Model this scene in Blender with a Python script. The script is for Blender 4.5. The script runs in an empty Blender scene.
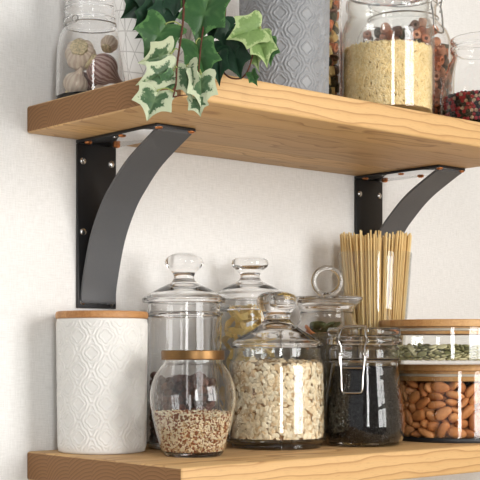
import bpy, bmesh, math, random
import numpy as np
from mathutils import Vector, Matrix, Quaternion, Euler
from mathutils.noise import noise as mnoise

random.seed(7); RNG = np.random.default_rng(7)
PI = math.pi
SC = bpy.context.scene; COL = SC.collection
ZO = 1.6                                   # underside of the upper shelf above the floor

# ------------------------------------------------------------------ camera
YAW = 0.725; FPX = 1296.5
CAM = Vector((-0.8806, -1.4, -0.275 + ZO))
cam = bpy.data.cameras.new('camera'); cam.sensor_width = 36.0; cam.lens = FPX / 480 * 36.0
cam.shift_y = (351.9 - 240) / 480; cam.clip_start = 0.05; cam.clip_end = 50
camo = bpy.data.objects.new('camera', cam); COL.objects.link(camo)
camo.location = CAM; camo.rotation_euler = (PI / 2, 0, -YAW); SC.camera = camo

# ------------------------------------------------------------------ light
W = bpy.data.worlds.new('world'); SC.world = W; W.use_nodes = True
W.node_tree.nodes['Background'].inputs[0].default_value = (0.99, 0.995, 1.0, 1)
W.node_tree.nodes['Background'].inputs[1].default_value = 0.50
def area(name, loc, sx, sy, power, color=(1, 0.995, 0.98)):
    l = bpy.data.lights.new(name, 'AREA'); l.shape = 'RECTANGLE'; l.size = sx; l.size_y = sy; l.energy = power; l.color = color
    o = bpy.data.objects.new(name, l); COL.objects.link(o); o.location = loc; o.rotation_euler = (PI / 2, 0, 0)
    return o
area('window_daylight', (0.80, -2.7, 1.75), 1.25, 1.5, 78)
area('window_daylight', (-1.35, -2.7, 1.75), 0.45, 1.5, 40)
SC.view_settings.view_transform = 'Standard'; SC.view_settings.look = 'None'
SC.view_settings.gamma = 1; SC.view_settings.use_curve_mapping = False
SC.view_settings.exposure = -0.12
SC.cycles.max_bounces = 24; SC.cycles.transparent_max_bounces = 64
SC.cycles.transmission_bounces = 16; SC.cycles.glossy_bounces = 6; SC.cycles.diffuse_bounces = 4
SC.cycles.sample_clamp_indirect = 6

# ------------------------------------------------------------------ materials
def lin(c):
    return tuple(((v / 255) / 12.92 if v / 255 <= 0.04045 else ((v / 255 + 0.055) / 1.055) ** 2.4) for v in c) + (1,)
class NT:
    def __init__(s, name):
        s.m = bpy.data.materials.new(name); s.m.use_nodes = True; s.t = s.m.node_tree; s.t.nodes.clear()
        s.out = s.n('ShaderNodeOutputMaterial')
    def n(s, typ, **kw):
        nd = s.t.nodes.new(typ)
        for k, v in kw.items():
            if hasattr(nd, k) and k not in ('inputs',): setattr(nd, k, v)
        return nd
    def l(s, a, b): s.t.links.new(a, b)
    def val(s, sock, v):
        if hasattr(v, 'is_output'): s.l(v, sock)
        else: sock.default_value = v
    def math(s, op, a, b=0.0, c=None, clamp=False):
        nd = s.n('ShaderNodeMath', operation=op, use_clamp=clamp)
        s.val(nd.inputs[0], a); s.val(nd.inputs[1], b)
        if c is not None: s.val(nd.inputs[2], c)
        return nd.outputs[0]
    def mix(s, f, a, b, mode='MIX'):
        nd = s.n('ShaderNodeMix', data_type='RGBA', blend_type=mode)
        s.val(nd.inputs[0], f); s.val(nd.inputs[6], a); s.val(nd.inputs[7], b)
        return nd.outputs[2]
    def ramp(s, f, stops):
        nd = s.n('ShaderNodeValToRGB'); e = nd.color_ramp.elements
        while len(e) < len(stops): e.new(0.5)
        for q, (p, c) in zip(e, stops): q.position = p; q.color = c
        s.l(f, nd.inputs[0]); return nd.outputs[0]
    def noise(s, vec, scale, detail=3, rough=0.5, dims='3D'):
        nd = s.n('ShaderNodeTexNoise', noise_dimensions=dims)
        if vec is not None: s.l(vec, nd.inputs['Vector'])
        nd.inputs['Scale'].default_value = scale; nd.inputs['Detail'].default_value = detail; nd.inputs['Roughness'].default_value = rough
        return nd.outputs[0]
    def coord(s, which='Object'): return s.n('ShaderNodeTexCoord').outputs[which]
    def mapping(s, vec, scale=(1, 1, 1), loc=(0, 0, 0)):
        nd = s.n('ShaderNodeMapping'); s.l(vec, nd.inputs[0]); nd.inputs['Scale'].default_value = scale; nd.inputs['Location'].default_value = loc
        return nd.outputs[0]
    def bump(s, h, strength=0.3, dist=0.001):
        nd = s.n('ShaderNodeBump'); s.l(h, nd.inputs['Height']); nd.inputs['Strength'].default_value = strength; nd.inputs['Distance'].default_value = dist
        return nd.outputs[0]
    def bsdf(s, color, rough=0.5, metal=0.0, spec=0.5, normal=None, trans=0.0, ior=1.45, sss=None):
        b = s.n('ShaderNodeBsdfPrincipled')
        s.val(b.inputs['Base Color'], color); s.val(b.inputs['Roughness'], rough); b.inputs['Metallic'].default_value = metal
        b.inputs['Specular IOR Level'].default_value = spec; b.inputs['IOR'].default_value = ior
        b.inputs['Transmission Weight'].default_value = trans
        if normal is not None: s.l(normal, b.inputs['Normal'])
        s.l(b.outputs[0], s.out.inputs[0]); return b

def m_plain(name, rgb, rough=0.5, metal=0.0, spec=0.5, var=0.12, scale=60.0, bumps=0.0):
    t = NT(name); co = t.coord()
    f = t.noise(co, scale, 3)
    c = lin(rgb); d = tuple(v * (1 - 2 * var) for v in c[:3]) + (1,); e = tuple(min(1, v * (1 + var)) for v in c[:3]) + (1,)
    t.bsdf(t.ramp(f, [(0.3, d), (0.7, e)]), rough, metal, spec, t.bump(f, bumps, 0.001) if bumps else None)
    return t.m

def m_var(name, stops, rough=0.5, spec=0.4, scale=90, bumps=0.0):
    """colour differs from piece to piece (object random) and a little inside a piece"""
    t = NT(name); r = t.n('ShaderNodeObjectInfo').outputs['Random']
    f = t.noise(t.coord(), scale, 3)
    k = t.math('ADD', r, t.math('MULTIPLY', t.math('SUBTRACT', f, 0.5), 0.7), clamp=True)
    t.bsdf(t.ramp(k, [(p, lin(c)) for p, c in stops]), rough, 0, spec, t.bump(f, bumps, 0.001) if bumps else None)
    return t.m

def m_wall():
    t = NT('linen_wallpaper'); co = t.coord()
    h = t.noise(t.mapping(co, (70, 70, 900)), 1, 3, 0.6); v = t.noise(t.mapping(co, (900, 900, 60)), 1, 3, 0.6)
    f = t.math('ADD', t.math('MULTIPLY', h, 0.5), t.math('MULTIPLY', v, 0.5))
    big = t.noise(co, 3, 2)
    c = t.ramp(f, [(0.36, lin((222, 221, 218))), (0.62, lin((240, 239, 237)))])
    c = t.mix(t.math('MULTIPLY', big, 0.12), c, lin((216, 213, 208)))
    t.bsdf(c, 0.75, 0, 0.25, t.bump(f, 0.5, 0.0012)); return t.m

def m_oak(name, end=False):
    t = NT(name); co = t.coord(); sx = t.n('ShaderNodeSeparateXYZ'); t.l(co, sx.inputs[0])
    X, Y, Z = sx.outputs
    st = t.math('FLOOR', t.math('DIVIDE', Y, 0.0475)); 
    wn = t.n('ShaderNodeTexWhiteNoise', noise_dimensions='1D'); t.l(st, wn.inputs['W'])
    sep = t.n('ShaderNodeSeparateColor'); t.l(wn.outputs['Color'], sep.inputs[0])
    ra, rb, rc = sep.outputs
    dx = t.noise(t.mapping(co, (5.0, 14, 14)), 1, 2, 0.5); dy = t.noise(t.mapping(co, (4.0, 12, 12), (3, 1, 7)), 1, 3, 0.5)
    yc = t.math('ADD', t.math('SUBTRACT', Y, t.math('MULTIPLY', t.math('ADD', st, ra), 0.0475)), t.math('MULTIPLY', t.math('SUBTRACT', dx, 0.5), 0.02 if end else 0.10))
    zc = t.math('ADD', t.math('ADD', Z, t.math('MULTIPLY_ADD', rb, 0.05, 0.004)), t.math('MULTIPLY', t.math('SUBTRACT', dy, 0.5), 0.008 if end else 0.035))
    r = t.math('SQRT', t.math('ADD', t.math('MULTIPLY', yc, yc), t.math('MULTIPLY', zc, zc)))
    ring = t.math('FRACT', t.math('MULTIPLY', r, 230 if end else 95))
    ring = t.math('POWER', ring, 2.4)
    fib = t.noise(t.mapping(co, (18, 900, 900)), 1, 3, 0.7)
    pores = t.math('GREATER_THAN', t.noise(t.mapping(co, (60, 1300, 1300)), 1, 2, 0.5), 0.62)
    if end:
        c = t.ramp(ring, [(0.0, lin((146, 106, 66))), (0.6, lin((132, 93, 56))), (1.0, lin((102, 68, 39)))])
        saw = t.noise(t.mapping(co, (1, 500, 120)), 1, 2)
        c = t.mix(t.math('MULTIPLY', saw, 0.35), c, lin((124, 84, 52)))
    else:
        c = t.ramp(ring, [(0.0, lin((224, 184, 126))), (0.55, lin((214, 171, 112))), (0.9, lin((172, 126, 74))), (1.0, lin((206, 162, 106)))])
        c = t.mix(t.math('MULTIPLY', fib, 0.35), c, lin((184, 146, 104)))
        c = t.mix(t.math('MULTIPLY', pores, 0.22), c, lin((140, 98, 60)))
        c = t.mix(t.math('MULTIPLY', rc, 0.5), c, lin((174, 140, 106)))
    t.bsdf(c, 0.55, 0, 0.35, t.bump(t.math('ADD', fib, t.math('MULTIPLY', ring, 0.4)), 0.12, 0.0006)); return t.m

def m_bamboo(name, a=(205, 160, 105), b=(168, 118, 68)):
    t = NT(name); co = t.coord()
    f = t.noise(t.mapping(co, (14, 420, 300)), 1, 3, 0.6)
    strip = t.n('ShaderNodeTexWhiteNoise', noise_dimensions='1D'); sx = t.n('ShaderNodeSeparateXYZ'); t.l(co, sx.inputs[0])
    t.l(t.math('FLOOR', t.math('MULTIPLY', sx.outputs[1], 90)), strip.inputs['W'])
    k = t.math('ADD', t.math('MULTIPLY', f, 0.65), t.math('MULTIPLY', strip.outputs['Value'], 0.35))
    t.bsdf(t.ramp(k, [(0.25, lin(b)), (0.7, lin(a))]), 0.45, 0, 0.4, t.bump(f, 0.08, 0.0005)); return t.m

def m_thin_glass(name='clear_glass', tint=(0.985, 0.99, 0.985), edge=(0.60, 0.62, 0.61)):
    t = NT(name)
    lw = t.n('ShaderNodeLayerWeight'); lw.inputs['Blend'].default_value = 0.5
    f = lw.outputs['Facing']
    fr = t.math('MULTIPLY_ADD', t.math('POWER', f, 4.5), 0.80, 0.028)
    col = t.mix(t.math('POWER', f, 6.0), tint + (1,), edge + (1,))
    tr = t.n('ShaderNodeBsdfTransparent'); t.l(col, tr.inputs[0])
    gl = t.n('ShaderNodeBsdfGlossy'); gl.inputs['Roughness'].default_value = 0.03; gl.inputs[0].default_value = (1, 1, 1, 1)
    mx = t.n('ShaderNodeMixShader'); t.l(fr, mx.inputs[0]); t.l(tr.outputs[0], mx.inputs[1]); t.l(gl.outputs[0], mx.inputs[2])
    t.l(mx.outputs[0], t.out.inputs[0]); return t.m
def m_solid_glass():
    t = NT('thick_glass'); g = t.n('ShaderNodeBsdfGlass'); g.inputs['Color'].default_value = (1.0, 1.0, 1.0, 1)
    g.inputs['Roughness'].default_value = 0.01; g.inputs['IOR'].default_value = 1.40
    t.l(g.outputs[0], t.out.inputs[0]); return t.m

def m_pot():
    t = NT('white_glaze_with_line_pattern'); uv = t.coord('UV'); sx = t.n('ShaderNodeSeparateXYZ'); t.l(uv, sx.inputs[0])
    u, v = sx.outputs[0], sx.outputs[1]; a = 0.023
    def fam(cu, cv, off, s=a):
        q = t.math('ADD', t.math('MULTIPLY', u, cu / s), t.math('MULTIPLY_ADD', v, cv / s, off))
        return t.math('LESS_THAN', t.math('ABSOLUTE', t.math('SUBTRACT', t.math('FRACT', q), 0.5)), 0.028)
    k = t.math('MAXIMUM', fam(0.2, 0.98, 0.2), t.math('MAXIMUM', fam(0.92, 0.45, 0.1), fam(-0.72, 0.62, 0.35)))
    k = t.math('MAXIMUM', k, fam(0.95, -0.15, 0.7, 0.041))
    t.bsdf(t.mix(k, lin((236, 235, 233)), lin((196, 194, 192))), 0.35, 0, 0.5); return t.m

def m_leaf(name, inner, margin, vein, start=0.62, patch=0.25):
    t = NT(name); at = t.n('ShaderNodeAttribute'); at.attribute_name = 'rim'; sx = t.n('ShaderNodeSeparateXYZ'); t.l(at.outputs['Vector'], sx.inputs[0])
    ring, ve = sx.outputs[0], sx.outputs[1]
    n1 = t.noise(t.coord(), 120, 4, 0.7); n2 = t.noise(t.coord(), 420, 2)
    k = t.math('ADD', ring, t.math('MULTIPLY', t.math('SUBTRACT', n1, 0.5), patch * 2.6), clamp=True)
    base = t.mix(n2, lin(inner), tuple(v * 0.72 for v in lin(inner)[:3]) + (1,))
    c = t.mix(t.math('MULTIPLY_ADD', t.math('SUBTRACT', k, start), 9.0, 0.5, clamp=True), base, lin(margin))
    c = t.mix(t.math('MULTIPLY', ve, 0.42), c, lin(vein))
    b = t.bsdf(c, 0.42, 0, 0.45, t.bump(n2, 0.12, 0.0008))
    tl = t.n('ShaderNodeBsdfTranslucent'); t.l(c, tl.inputs[0]); mx = t.n('ShaderNodeMixShader'); mx.inputs[0].default_value = 0.22
    t.l(b.outputs[0], mx.inputs[1]); t.l(tl.outputs[0], mx.inputs[2]); t.l(mx.outputs[0], t.out.inputs[0]); return t.m

def m_garlic(name, base, stripe, n, amt):
    t = NT(name); uv = t.coord('UV'); co = t.coord()
    nz = t.noise(co, 90, 3)
    sx = t.n('ShaderNodeSeparateXYZ'); t.l(uv, sx.inputs[0])
    s = t.math('SINE', t.math('ADD', t.math('MULTIPLY', sx.outputs[0], n * 2 * PI), t.math('MULTIPLY', nz, 7)))
    k = t.math('MULTIPLY', t.math('MULTIPLY_ADD', s, 1.6, 0.4, clamp=True), amt)
    c = t.mix(k, lin(base), lin(stripe))
    t.bsdf(t.mix(t.math('MULTIPLY', nz, 0.35), c, lin((192, 160, 134))), 0.5, 0, 0.4, t.bump(s, 0.15, 0.0008)); return t.m

M = {}
M['wall'] = m_wall(); M['beige_paint'] = m_plain('beige_wall_paint', (206, 190, 170), 0.7, 0, 0.2, 0.03, 8); M['taupe_paint'] = m_plain('taupe_wall_paint', (138, 132, 124), 0.7, 0, 0.2, 0.03, 8); M['white_paint'] = m_plain('white_window_paint', (228, 226, 222), 0.5); M['floor'] = m_plain('floor_planks', (214, 204, 190), 0.5)
M['oak'] = m_oak('oiled_oak'); M['oak_end'] = m_oak('oak_end_grain', True)
M['bamboo'] = m_bamboo('bamboo'); M['bamboo_dark'] = m_bamboo('bamboo_lid', (200, 150, 98), (160, 108, 62))
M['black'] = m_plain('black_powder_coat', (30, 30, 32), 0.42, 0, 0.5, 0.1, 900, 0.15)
M['charcoal'] = m_plain('charcoal_powder_coat', (92, 93, 95), 0.42, 0, 0.5, 0.06, 1200, 0.15)
M['polish'] = m_plain('polished_dark_steel', (205, 205, 207), 0.10, 1.0, 0.5, 0.02)
M['steel'] = m_plain('bright_steel', (205, 205, 205), 0.25, 1.0, 0.5, 0.04)
M['copper'] = m_plain('copper', (214, 140, 90), 0.32, 1.0, 0.5, 0.06)
M['brass'] = m_plain('brushed_brass', (128, 98, 64), 0.42, 1.0, 0.5, 0.06, 300)
M['wire'] = m_plain('wire_steel', (190, 188, 184), 0.22, 1.0, 0.5, 0.04)
M['white_ceramic'] = m_plain('white_ceramic', (226, 224, 220), 0.55, 0, 0.35, 0.02, 40)
M['grey_ceramic'] = m_plain('grey_ceramic', (140, 141, 143), 0.42, 0, 0.45, 0.04, 40)
M['glass'] = m_thin_glass(); M['solid'] = m_solid_glass(); M['pot'] = m_pot()
M['seal'] = m_plain('pale_silicone', (196, 184, 168), 0.6)
M['soil'] = m_plain('soil', (52, 38, 28), 0.9, 0, 0.2, 0.3, 300, 0.6)
M['stem'] = m_plain('vine_stem', (92, 54, 40), 0.6, 0, 0.3, 0.2, 200)
M['petiole'] = m_plain('leaf_stalk', (150, 160, 92), 0.6)
M['leaf_dark'] = m_leaf('dark_ivy_leaf', (30, 62, 42), (36, 72, 46), (58, 92, 66), 0.9, 0.1)
M['leaf_mid'] = m_leaf('green_ivy_leaf', (56, 98, 52), (84, 126, 70), (112, 148, 90), 0.92, 0.5)
M['leaf_cream'] = m_leaf('variegated_ivy_leaf', (80, 112, 76), (198, 206, 174), (158, 180, 132), 0.62, 0.5)
M['leaf_pale'] = m_leaf('pale_ivy_leaf', (136, 166, 98), (176, 194, 136), (104, 138, 70), 0.80, 0.6)
M['garlic'] = m_garlic('white_garlic_skin', (236, 222, 202), (178, 138, 118), 16, 0.35)
M['garlic_purple'] = m_garlic('purple_garlic_skin', (204, 178, 170), (128, 78, 82), 22, 0.9)
M['root'] = m_plain('garlic_root', (222, 204, 164), 0.8, 0, 0.2, 0.2, 400, 0.5)
M['almond'] = m_var('almond_skin', [(0.0, (164, 100, 56)), (0.5, (194, 128, 76)), (1.0, (216, 154, 102))], 0.5, 0.35, 220, 0.3)
M['pumpkin'] = m_var('pumpkin_seed', [(0.0, (112, 112, 76)), (0.5, (166, 160, 116)), (1.0, (224, 216, 176))], 0.5, 0.35)
M['pasta_orange'] = m_plain('orange_pasta', (210, 118, 72), 0.55); M['pasta_brown'] = m_plain('brown_pasta', (128, 88, 70), 0.55)
M['pasta_green'] = m_plain('green_pasta', (78, 72, 46), 0.55); M['pasta_cream'] = m_plain('cream_pasta', (226, 190, 118), 0.55)
M['pasta_salmon'] = m_plain('salmon_pasta', (222, 152, 114), 0.55)
M['noodle'] = m_plain('yellow_noodle', (242, 212, 134), 0.5, 0, 0.4, 0.06)
M['spaghetti'] = m_var('dry_spaghetti', [(0.0, (238, 206, 142)), (0.5, (244, 214, 152)), (1.0, (248, 224, 168))], 0.5, 0.3)
def add_translucency(mat, amount, rgb):
    nt = mat.node_tree; out = [n for n in nt.nodes if n.type == 'OUTPUT_MATERIAL'][0]; b = out.inputs[0].links[0].from_socket
    tl = nt.nodes.new('ShaderNodeBsdfTranslucent'); tl.inputs[0].default_value = lin(rgb); mx = nt.nodes.new('ShaderNodeMixShader'); mx.inputs[0].default_value = amount
    nt.links.new(b, mx.inputs[1]); nt.links.new(tl.outputs[0], mx.inputs[2]); nt.links.new(mx.outputs[0], out.inputs[0])
add_translucency(M['spaghetti'], 0.2, (250, 232, 180))
M['berry'] = m_var('dried_berry', [(0.0, (62, 34, 26)), (0.6, (92, 52, 38)), (1.0, (124, 72, 52))], 0.55, 0.4, 300, 0.6)
M['red_pepper'] = m_plain('red_peppercorn', (178, 34, 48), 0.5); M['black_pepper'] = m_plain('black_peppercorn', (40, 30, 30), 0.6)
M['white_pepper'] = m_plain('pale_peppercorn', (206, 172, 140), 0.6)
M['oat_a'] = m_plain('oat_flake', (232, 212, 178), 0.7, 0, 0.2, 0.1); M['oat_b'] = m_plain('oat_flake_pale', (242, 228, 200), 0.7, 0, 0.2, 0.08)
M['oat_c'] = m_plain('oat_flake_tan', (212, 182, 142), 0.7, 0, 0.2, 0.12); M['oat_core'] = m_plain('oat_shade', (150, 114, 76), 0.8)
M['quinoa_w'] = m_plain('white_quinoa', (246, 232, 200), 0.6, 0, 0.3, 0.06); M['quinoa_t'] = m_plain('tan_quinoa', (222, 190, 142), 0.6)
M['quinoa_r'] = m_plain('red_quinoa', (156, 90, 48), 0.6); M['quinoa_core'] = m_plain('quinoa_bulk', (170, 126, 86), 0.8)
M['rice_a'] = m_plain('rice_grain', (234, 206, 150), 0.5, 0, 0.4, 0.06); M['rice_b'] = m_plain('rice_grain_pale', (242, 220, 172), 0.5, 0, 0.4, 0.06)
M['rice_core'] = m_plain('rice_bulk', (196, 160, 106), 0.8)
M['seed_a'] = m_plain('black_seed', (8, 8, 9), 0.5, 0, 0.25); M['seed_b'] = m_plain('dark_grey_seed', (34, 34, 36), 0.5, 0, 0.3)
M['herb_green'] = m_var('dried_herb_leaf', [(0, (52, 62, 38)), (1, (104, 112, 70))], 0.6); M['orange_peel'] = m_plain('orange_peel', (206, 122, 56), 0.55)
M['chaff'] = m_plain('dried_herb_crumbs', (120, 104, 74), 0.8, 0, 0.2, 0.4, 500, 0.8)

# ------------------------------------------------------------------ helpers
def at(x, D, y=None, z=None):
    """place in the room: image column x at D metres in front of the camera, and either a row or a height"""
    fx, fy = math.sin(YAW), math.cos(YAW); k = (x - 240) / FPX * D
    zz = z if z is not None else CAM.z + (351.9 - y) * D / FPX
    return Vector((CAM.x + fx * D + fy * k, CAM.y + fy * D - fx * k, zz))
LOW = ZO - 0.4; TOP = ZO + 0.0342

def mesh_obj(name, verts, faces, mat, parent=None, smooth=True, sharp=40, fm=None, uv=None, loc=None):
    me = bpy.data.meshes.new(name); me.from_pydata([tuple(v) for v in verts], [], faces)
    mats = mat if isinstance(mat, (list, tuple)) else [mat]
    for m in mats: me.materials.append(M[m])
    if fm is not None: me.polygons.foreach_set('material_index', fm)
    if uv is not None:
        ul = me.uv_layers.new(name='UVMap'); li = np.empty(len(me.loops), np.int32); me.loops.foreach_get('vertex_index', li)
        ul.data.foreach_set('uv', np.asarray(uv, np.float32)[li].ravel())
    if smooth:
        me.polygons.foreach_set('use_smooth', [True] * len(me.polygons))
        if sharp < 180:
            bm = bmesh.new(); bm.from_mesh(me)
            for e in bm.edges:
                if len(e.link_faces) == 2 and e.calc_face_angle(0) > math.radians(sharp): e.smooth = False
            bm.to_mesh(me); bm.free()
    me.update()
    o = bpy.data.objects.new(name, me); COL.objects.link(o)
    if parent: o.parent = parent
    if loc is not None: o.location = loc
    return o
def tag(o, label=None, cat=None, group=None, kind=None):
    if label: o['label'] = label
    if cat: o['category'] = cat
    if group: o['group'] = group
    if kind: o['kind'] = kind
    return o
def thing(name, label, cat, loc, rz=0, group=None):
    o = bpy.data.objects.new(name, None); o.empty_display_size = 0.02; COL.objects.link(o)
    o.location = loc; o.rotation_euler = (0, 0, rz); return tag(o, label, cat, group)
def smooth_path(pts, n=5):
    """Catmull-Rom through the points"""
    P = [np.array(p, float) for p in pts]; out = []
    for i in range(len(P) - 1):
        a = P[max(i - 1, 0)]; b = P[i]; c = P[i + 1]; d = P[min(i + 2, len(P) - 1)]
        for k in range(n):
            t = k / n
            out.append(0.5 * ((2 * b) + (-a + c) * t + (2 * a - 5 * b + 4 * c - d) * t * t + (-a + 3 * b - 3 * c + d) * t ** 3))
    out.append(P[-1]); return out
def lathe(prof, n=72, close=False):
    """turn (radius, height) points round the z axis; radius 0 makes a pole"""
    verts, faces, rows, uv = [], [], [], []
    acc = 0.0
    for i, (r, z) in enumerate(prof):
        if i: acc += math.hypot(r - prof[i - 1][0], z - prof[i - 1][1])
        if r < 1e-6: rows.append([len(verts)]); verts.append((0, 0, z)); uv.append((0, acc))
        else:
            rows.append(list(range(len(verts), len(verts) + n)))
            for k in range(n): a = 2 * PI * k / n; verts.append((r * math.cos(a), r * math.sin(a), z)); uv.append((k / n, acc))
    pairs = list(zip(rows, rows[1:])) + ([(rows[-1], rows[0])] if close else [])
    for A, B in pairs:
        if len(A) == 1 and len(B) == 1: continue
        for k in range(n):
            j = (k + 1) % n
            if len(A) == 1: faces.append((A[0], B[j], B[k]))
            elif len(B) == 1: faces.append((A[k], A[j], B[0]))
            else: faces.append((A[k], A[j], B[j], B[k]))
    return verts, faces, uv
def turned(name, prof, mat, parent=None, n=72, sharp=40, loc=None, close=False):
    v, f, uv = lathe(prof, n, close); return mesh_obj(name, v, f, mat, parent, True, sharp, loc=loc)
def tube(pts, r, n=8, closed=False, taper=None):
    P = [Vector(p) for p in pts]; m = len(P); verts, faces = [], []
    nrm = None; rings = []
    for i in range(m):
        if closed: d = (P[(i + 1) % m] - P[i - 1])
        else: d = P[min(i + 1, m - 1)] - P[max(i - 1, 0)]
        d.normalize()
        if nrm is None:
            up = Vector((0, 0, 1)) if abs(d.z) < 0.9 else Vector((1, 0, 0)); nrm = d.cross(up).normalized()
        else:
            nrm = (nrm - d * nrm.dot(d)); nrm.normalize()
        b = d.cross(nrm); rr = r if taper is None else r * taper(i / max(1, m - 1))
        rings.append(list(range(len(verts), len(verts) + n)))
        for k in range(n): a = 2 * PI * k / n; verts.append(tuple(P[i] + (nrm * math.cos(a) + b * math.sin(a)) * rr))
    for i in range(m if closed else m - 1):
        A, B = rings[i], rings[(i + 1) % m]
        for k in range(n): j = (k + 1) % n; faces.append((A[k], A[j], B[j], B[k]))
    if not closed: faces.append(tuple(reversed(rings[0]))); faces.append(tuple(rings[-1]))
    return verts, faces
def merge(*vf):
    V, F = [], []
    for v, f in vf: o = len(V); V += list(v); F += [tuple(i + o for i in q) for q in f]
    return V, F
def box_bm(x0, x1, y0, y1, z0, z1, bev=0.0, seg=3):
    bm = bmesh.new(); bmesh.ops.create_cube(bm, size=1)
    for v in bm.verts: v.co = Vector(((x0 + x1) / 2 + v.co.x * (x1 - x0), (y0 + y1) / 2 + v.co.y * (y1 - y0), (z0 + z1) / 2 + v.co.z * (z1 - z0)))
    if bev: bmesh.ops.bevel(bm, geom=bm.edges[:], offset=bev, segments=seg, profile=0.5, affect='EDGES')
    bmesh.ops.recalc_face_normals(bm, faces=bm.faces)
    return bm
def bm_obj(name, bm, mat, parent=None, pick=None, smooth=True, sharp=35, loc=None):
    bm.verts.ensure_lookup_table(); V = [v.co.copy() for v in bm.verts]; bm.verts.index_update()
    F = [tuple(v.index for v in f.verts) for f in bm.faces]; fm = [pick(f) for f in bm.faces] if pick else None
    bm.free(); return mesh_obj(name, V, F, mat, parent, smooth, sharp, fm, loc=loc)

# ------------------------------------------------------------------ the setting
w = bm_obj('wall_back', box_bm(-2.6, 3.2, 0, 0.1, 0, 2.7), 'wall', smooth=False); w['kind'] = 'structure'
f_ = bm_obj('floor', box_bm(-2.6, 3.2, -3.4, 0.1, -0.05, 0), 'floor', smooth=False); f_['kind'] = 'structure'

w3 = bm_obj('wall_front', box_bm(-2.6, 3.2, -2.88, -2.78, 0, 2.7), 'taupe_paint', smooth=False); w3['kind'] = 'structure'
w2 = bm_obj('added_shade_wall', box_bm(0.985, 1.085, -2.1, 0, 0, 2.7), 'beige_paint', smooth=False); w2['kind'] = 'structure'  # unseen wall added to shade the right part of the back wall
def window(name, cx, wd):
    bm = bmesh.new(); y0, y1 = -2.69, -2.65; z0, z1 = 1.0, 2.5; h = wd / 2
    bars = [(cx - h - 0.06, cx - h, z0 - 0.06, z1 + 0.06), (cx + h, cx + h + 0.06, z0 - 0.06, z1 + 0.06), (cx - h, cx + h, z0 - 0.06, z0), (cx - h, cx + h, z1, z1 + 0.06), (cx - h, cx + h, 1.72, 1.76)]
    if wd > 0.8: bars += [(cx - 0.03, cx + 0.03, z0, z1)]
    for a, b, c, d in bars:
        q = box_bm(a, b, y0, y1, c, d); me = bpy.data.meshes.new('tmp'); q.to_mesh(me); q.free(); bm.from_mesh(me); bpy.data.meshes.remove(me)
    o = bm_obj(name, bm, 'white_paint', smooth=False); o['kind'] = 'structure'
window('window_1', 0.80, 1.25); window('window_2', -1.35, 0.45)

# ------------------------------------------------------------------ shelves
def board(label, x1, z, th):
    bm = box_bm(0, x1, -0.3107, -0.0005, 0, th, 0.0035, 3)
    o = bm_obj('shelf_board', bm, ['oak', 'oak_end'], None, lambda f: 1 if abs(f.normal.x) > 0.75 else 0)
    o.location = (0, 0, z); return tag(o, label, 'shelf', 'oak wall shelves')
board('upper thick oak shelf board resting on the two black brackets', 0.665, ZO, 0.0342)
board('lower thick oak shelf board carrying the glass jars and the white canister', 0.90, LOW - 0.0365, 0.0365)

def bracket(x0, label):
    t = thing('shelf_bracket', label, 'bracket', (x0, 0, ZO), 0, 'black steel brackets under the upper shelf')
    wd = 0.0615
    bm_obj('back_plate', box_bm(0, wd, -0.0045, -0.0003, -0.218, -0.0047, 0.0008, 2), 'black', t)
    bm = box_bm(0, wd, -0.1705, -0.0003, -0.0045, -0.0003, 0.0008, 2)
    bm_obj('top_plate', bm, ['black', 'polish'], t, lambda f: 1 if f.normal.z < -0.9 else 0)
    # bent strip
    mid = smooth_path([(-0.0066, -0.2085), (-0.0100, -0.185), (-0.0270, -0.130), (-0.0500, -0.0905), (-0.0720, -0.0665), (-0.1080, -0.0370), (-0.1640, -0.0066)], 6)
    a, b = 0.0035, 0.0580; th = 0.0036; V, F = [], []
    for i, p in enumerate(mid):
        d = mid[min(i + 1, len(mid) - 1)] - mid[max(i - 1, 0)]; d /= np.linalg.norm(d); nn = np.array([-d[1], d[0]]) * th / 2
        for (x, s) in ((a, 1), (b, 1), (b, -1), (a, -1)): q = p + nn * s; V.append((x, q[0], q[1]))
    for i in range(len(mid) - 1):
        o = i * 4
        for k in range(4): F.append((o + k, o + (k + 1) % 4, o + 4 + (k + 1) % 4, o + 4 + k))
    F.append((3, 2, 1, 0)); o = 4 * (len(mid) - 1); F.append((o, o + 1, o + 2, o + 3))
    st = mesh_obj('curved_strip', V, F, 'charcoal', t, True, 40)
    bv = st.modifiers.new('bevel', 'BEVEL'); bv.width = 0.0006; bv.segments = 2; bv.limit_method = 'ANGLE'
    # weld seams at both ends of the strip
    for (y, z, rr) in ((-0.0065, -0.2095, 0.0028), (-0.1650, -0.0062, 0.0026)):
        v, f = tube([(a + 0.001 + (b - a - 0.002) * k / 14, y, z + 0.0004 * math.sin(k * 2.1)) for k in range(15)], rr, 8)
        mesh_obj('weld_seam', v, f, 'charcoal', t)
    head = [(0, 0.0024), (0.0026, 0.0022), (0.0044, 0.0014), (0.0051, 0.0), (0.0051, -0.0004), (0, -0.0004)]
    for (x, z) in ((0.0085, -0.027), (0.0535, -0.027), (0.0085, -0.119), (0.0085, -0.2095), (0.0535, -0.2095)):
        o = turned('bolt', head, 'steel', t, 16); o.location = (x, -0.0045, z); o.rotation_euler = (PI / 2, 0, 0)
    for (x, y) in ((0.0085, -0.016), (0.0535, -0.016), (0.0085, -0.090), (0.0535, -0.090), (0.0065, -0.1668), (0.0560, -0.1668)):
        o = turned('screw', head, 'copper', t, 16); o.location = (x, y, -0.0045); o.rotation_euler = (PI, 0, 0)
bracket(0.0750, 'black steel bracket with curved strip above the white canister')
bracket(0.5980, 'black steel bracket with curved strip above the spaghetti glass')

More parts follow.
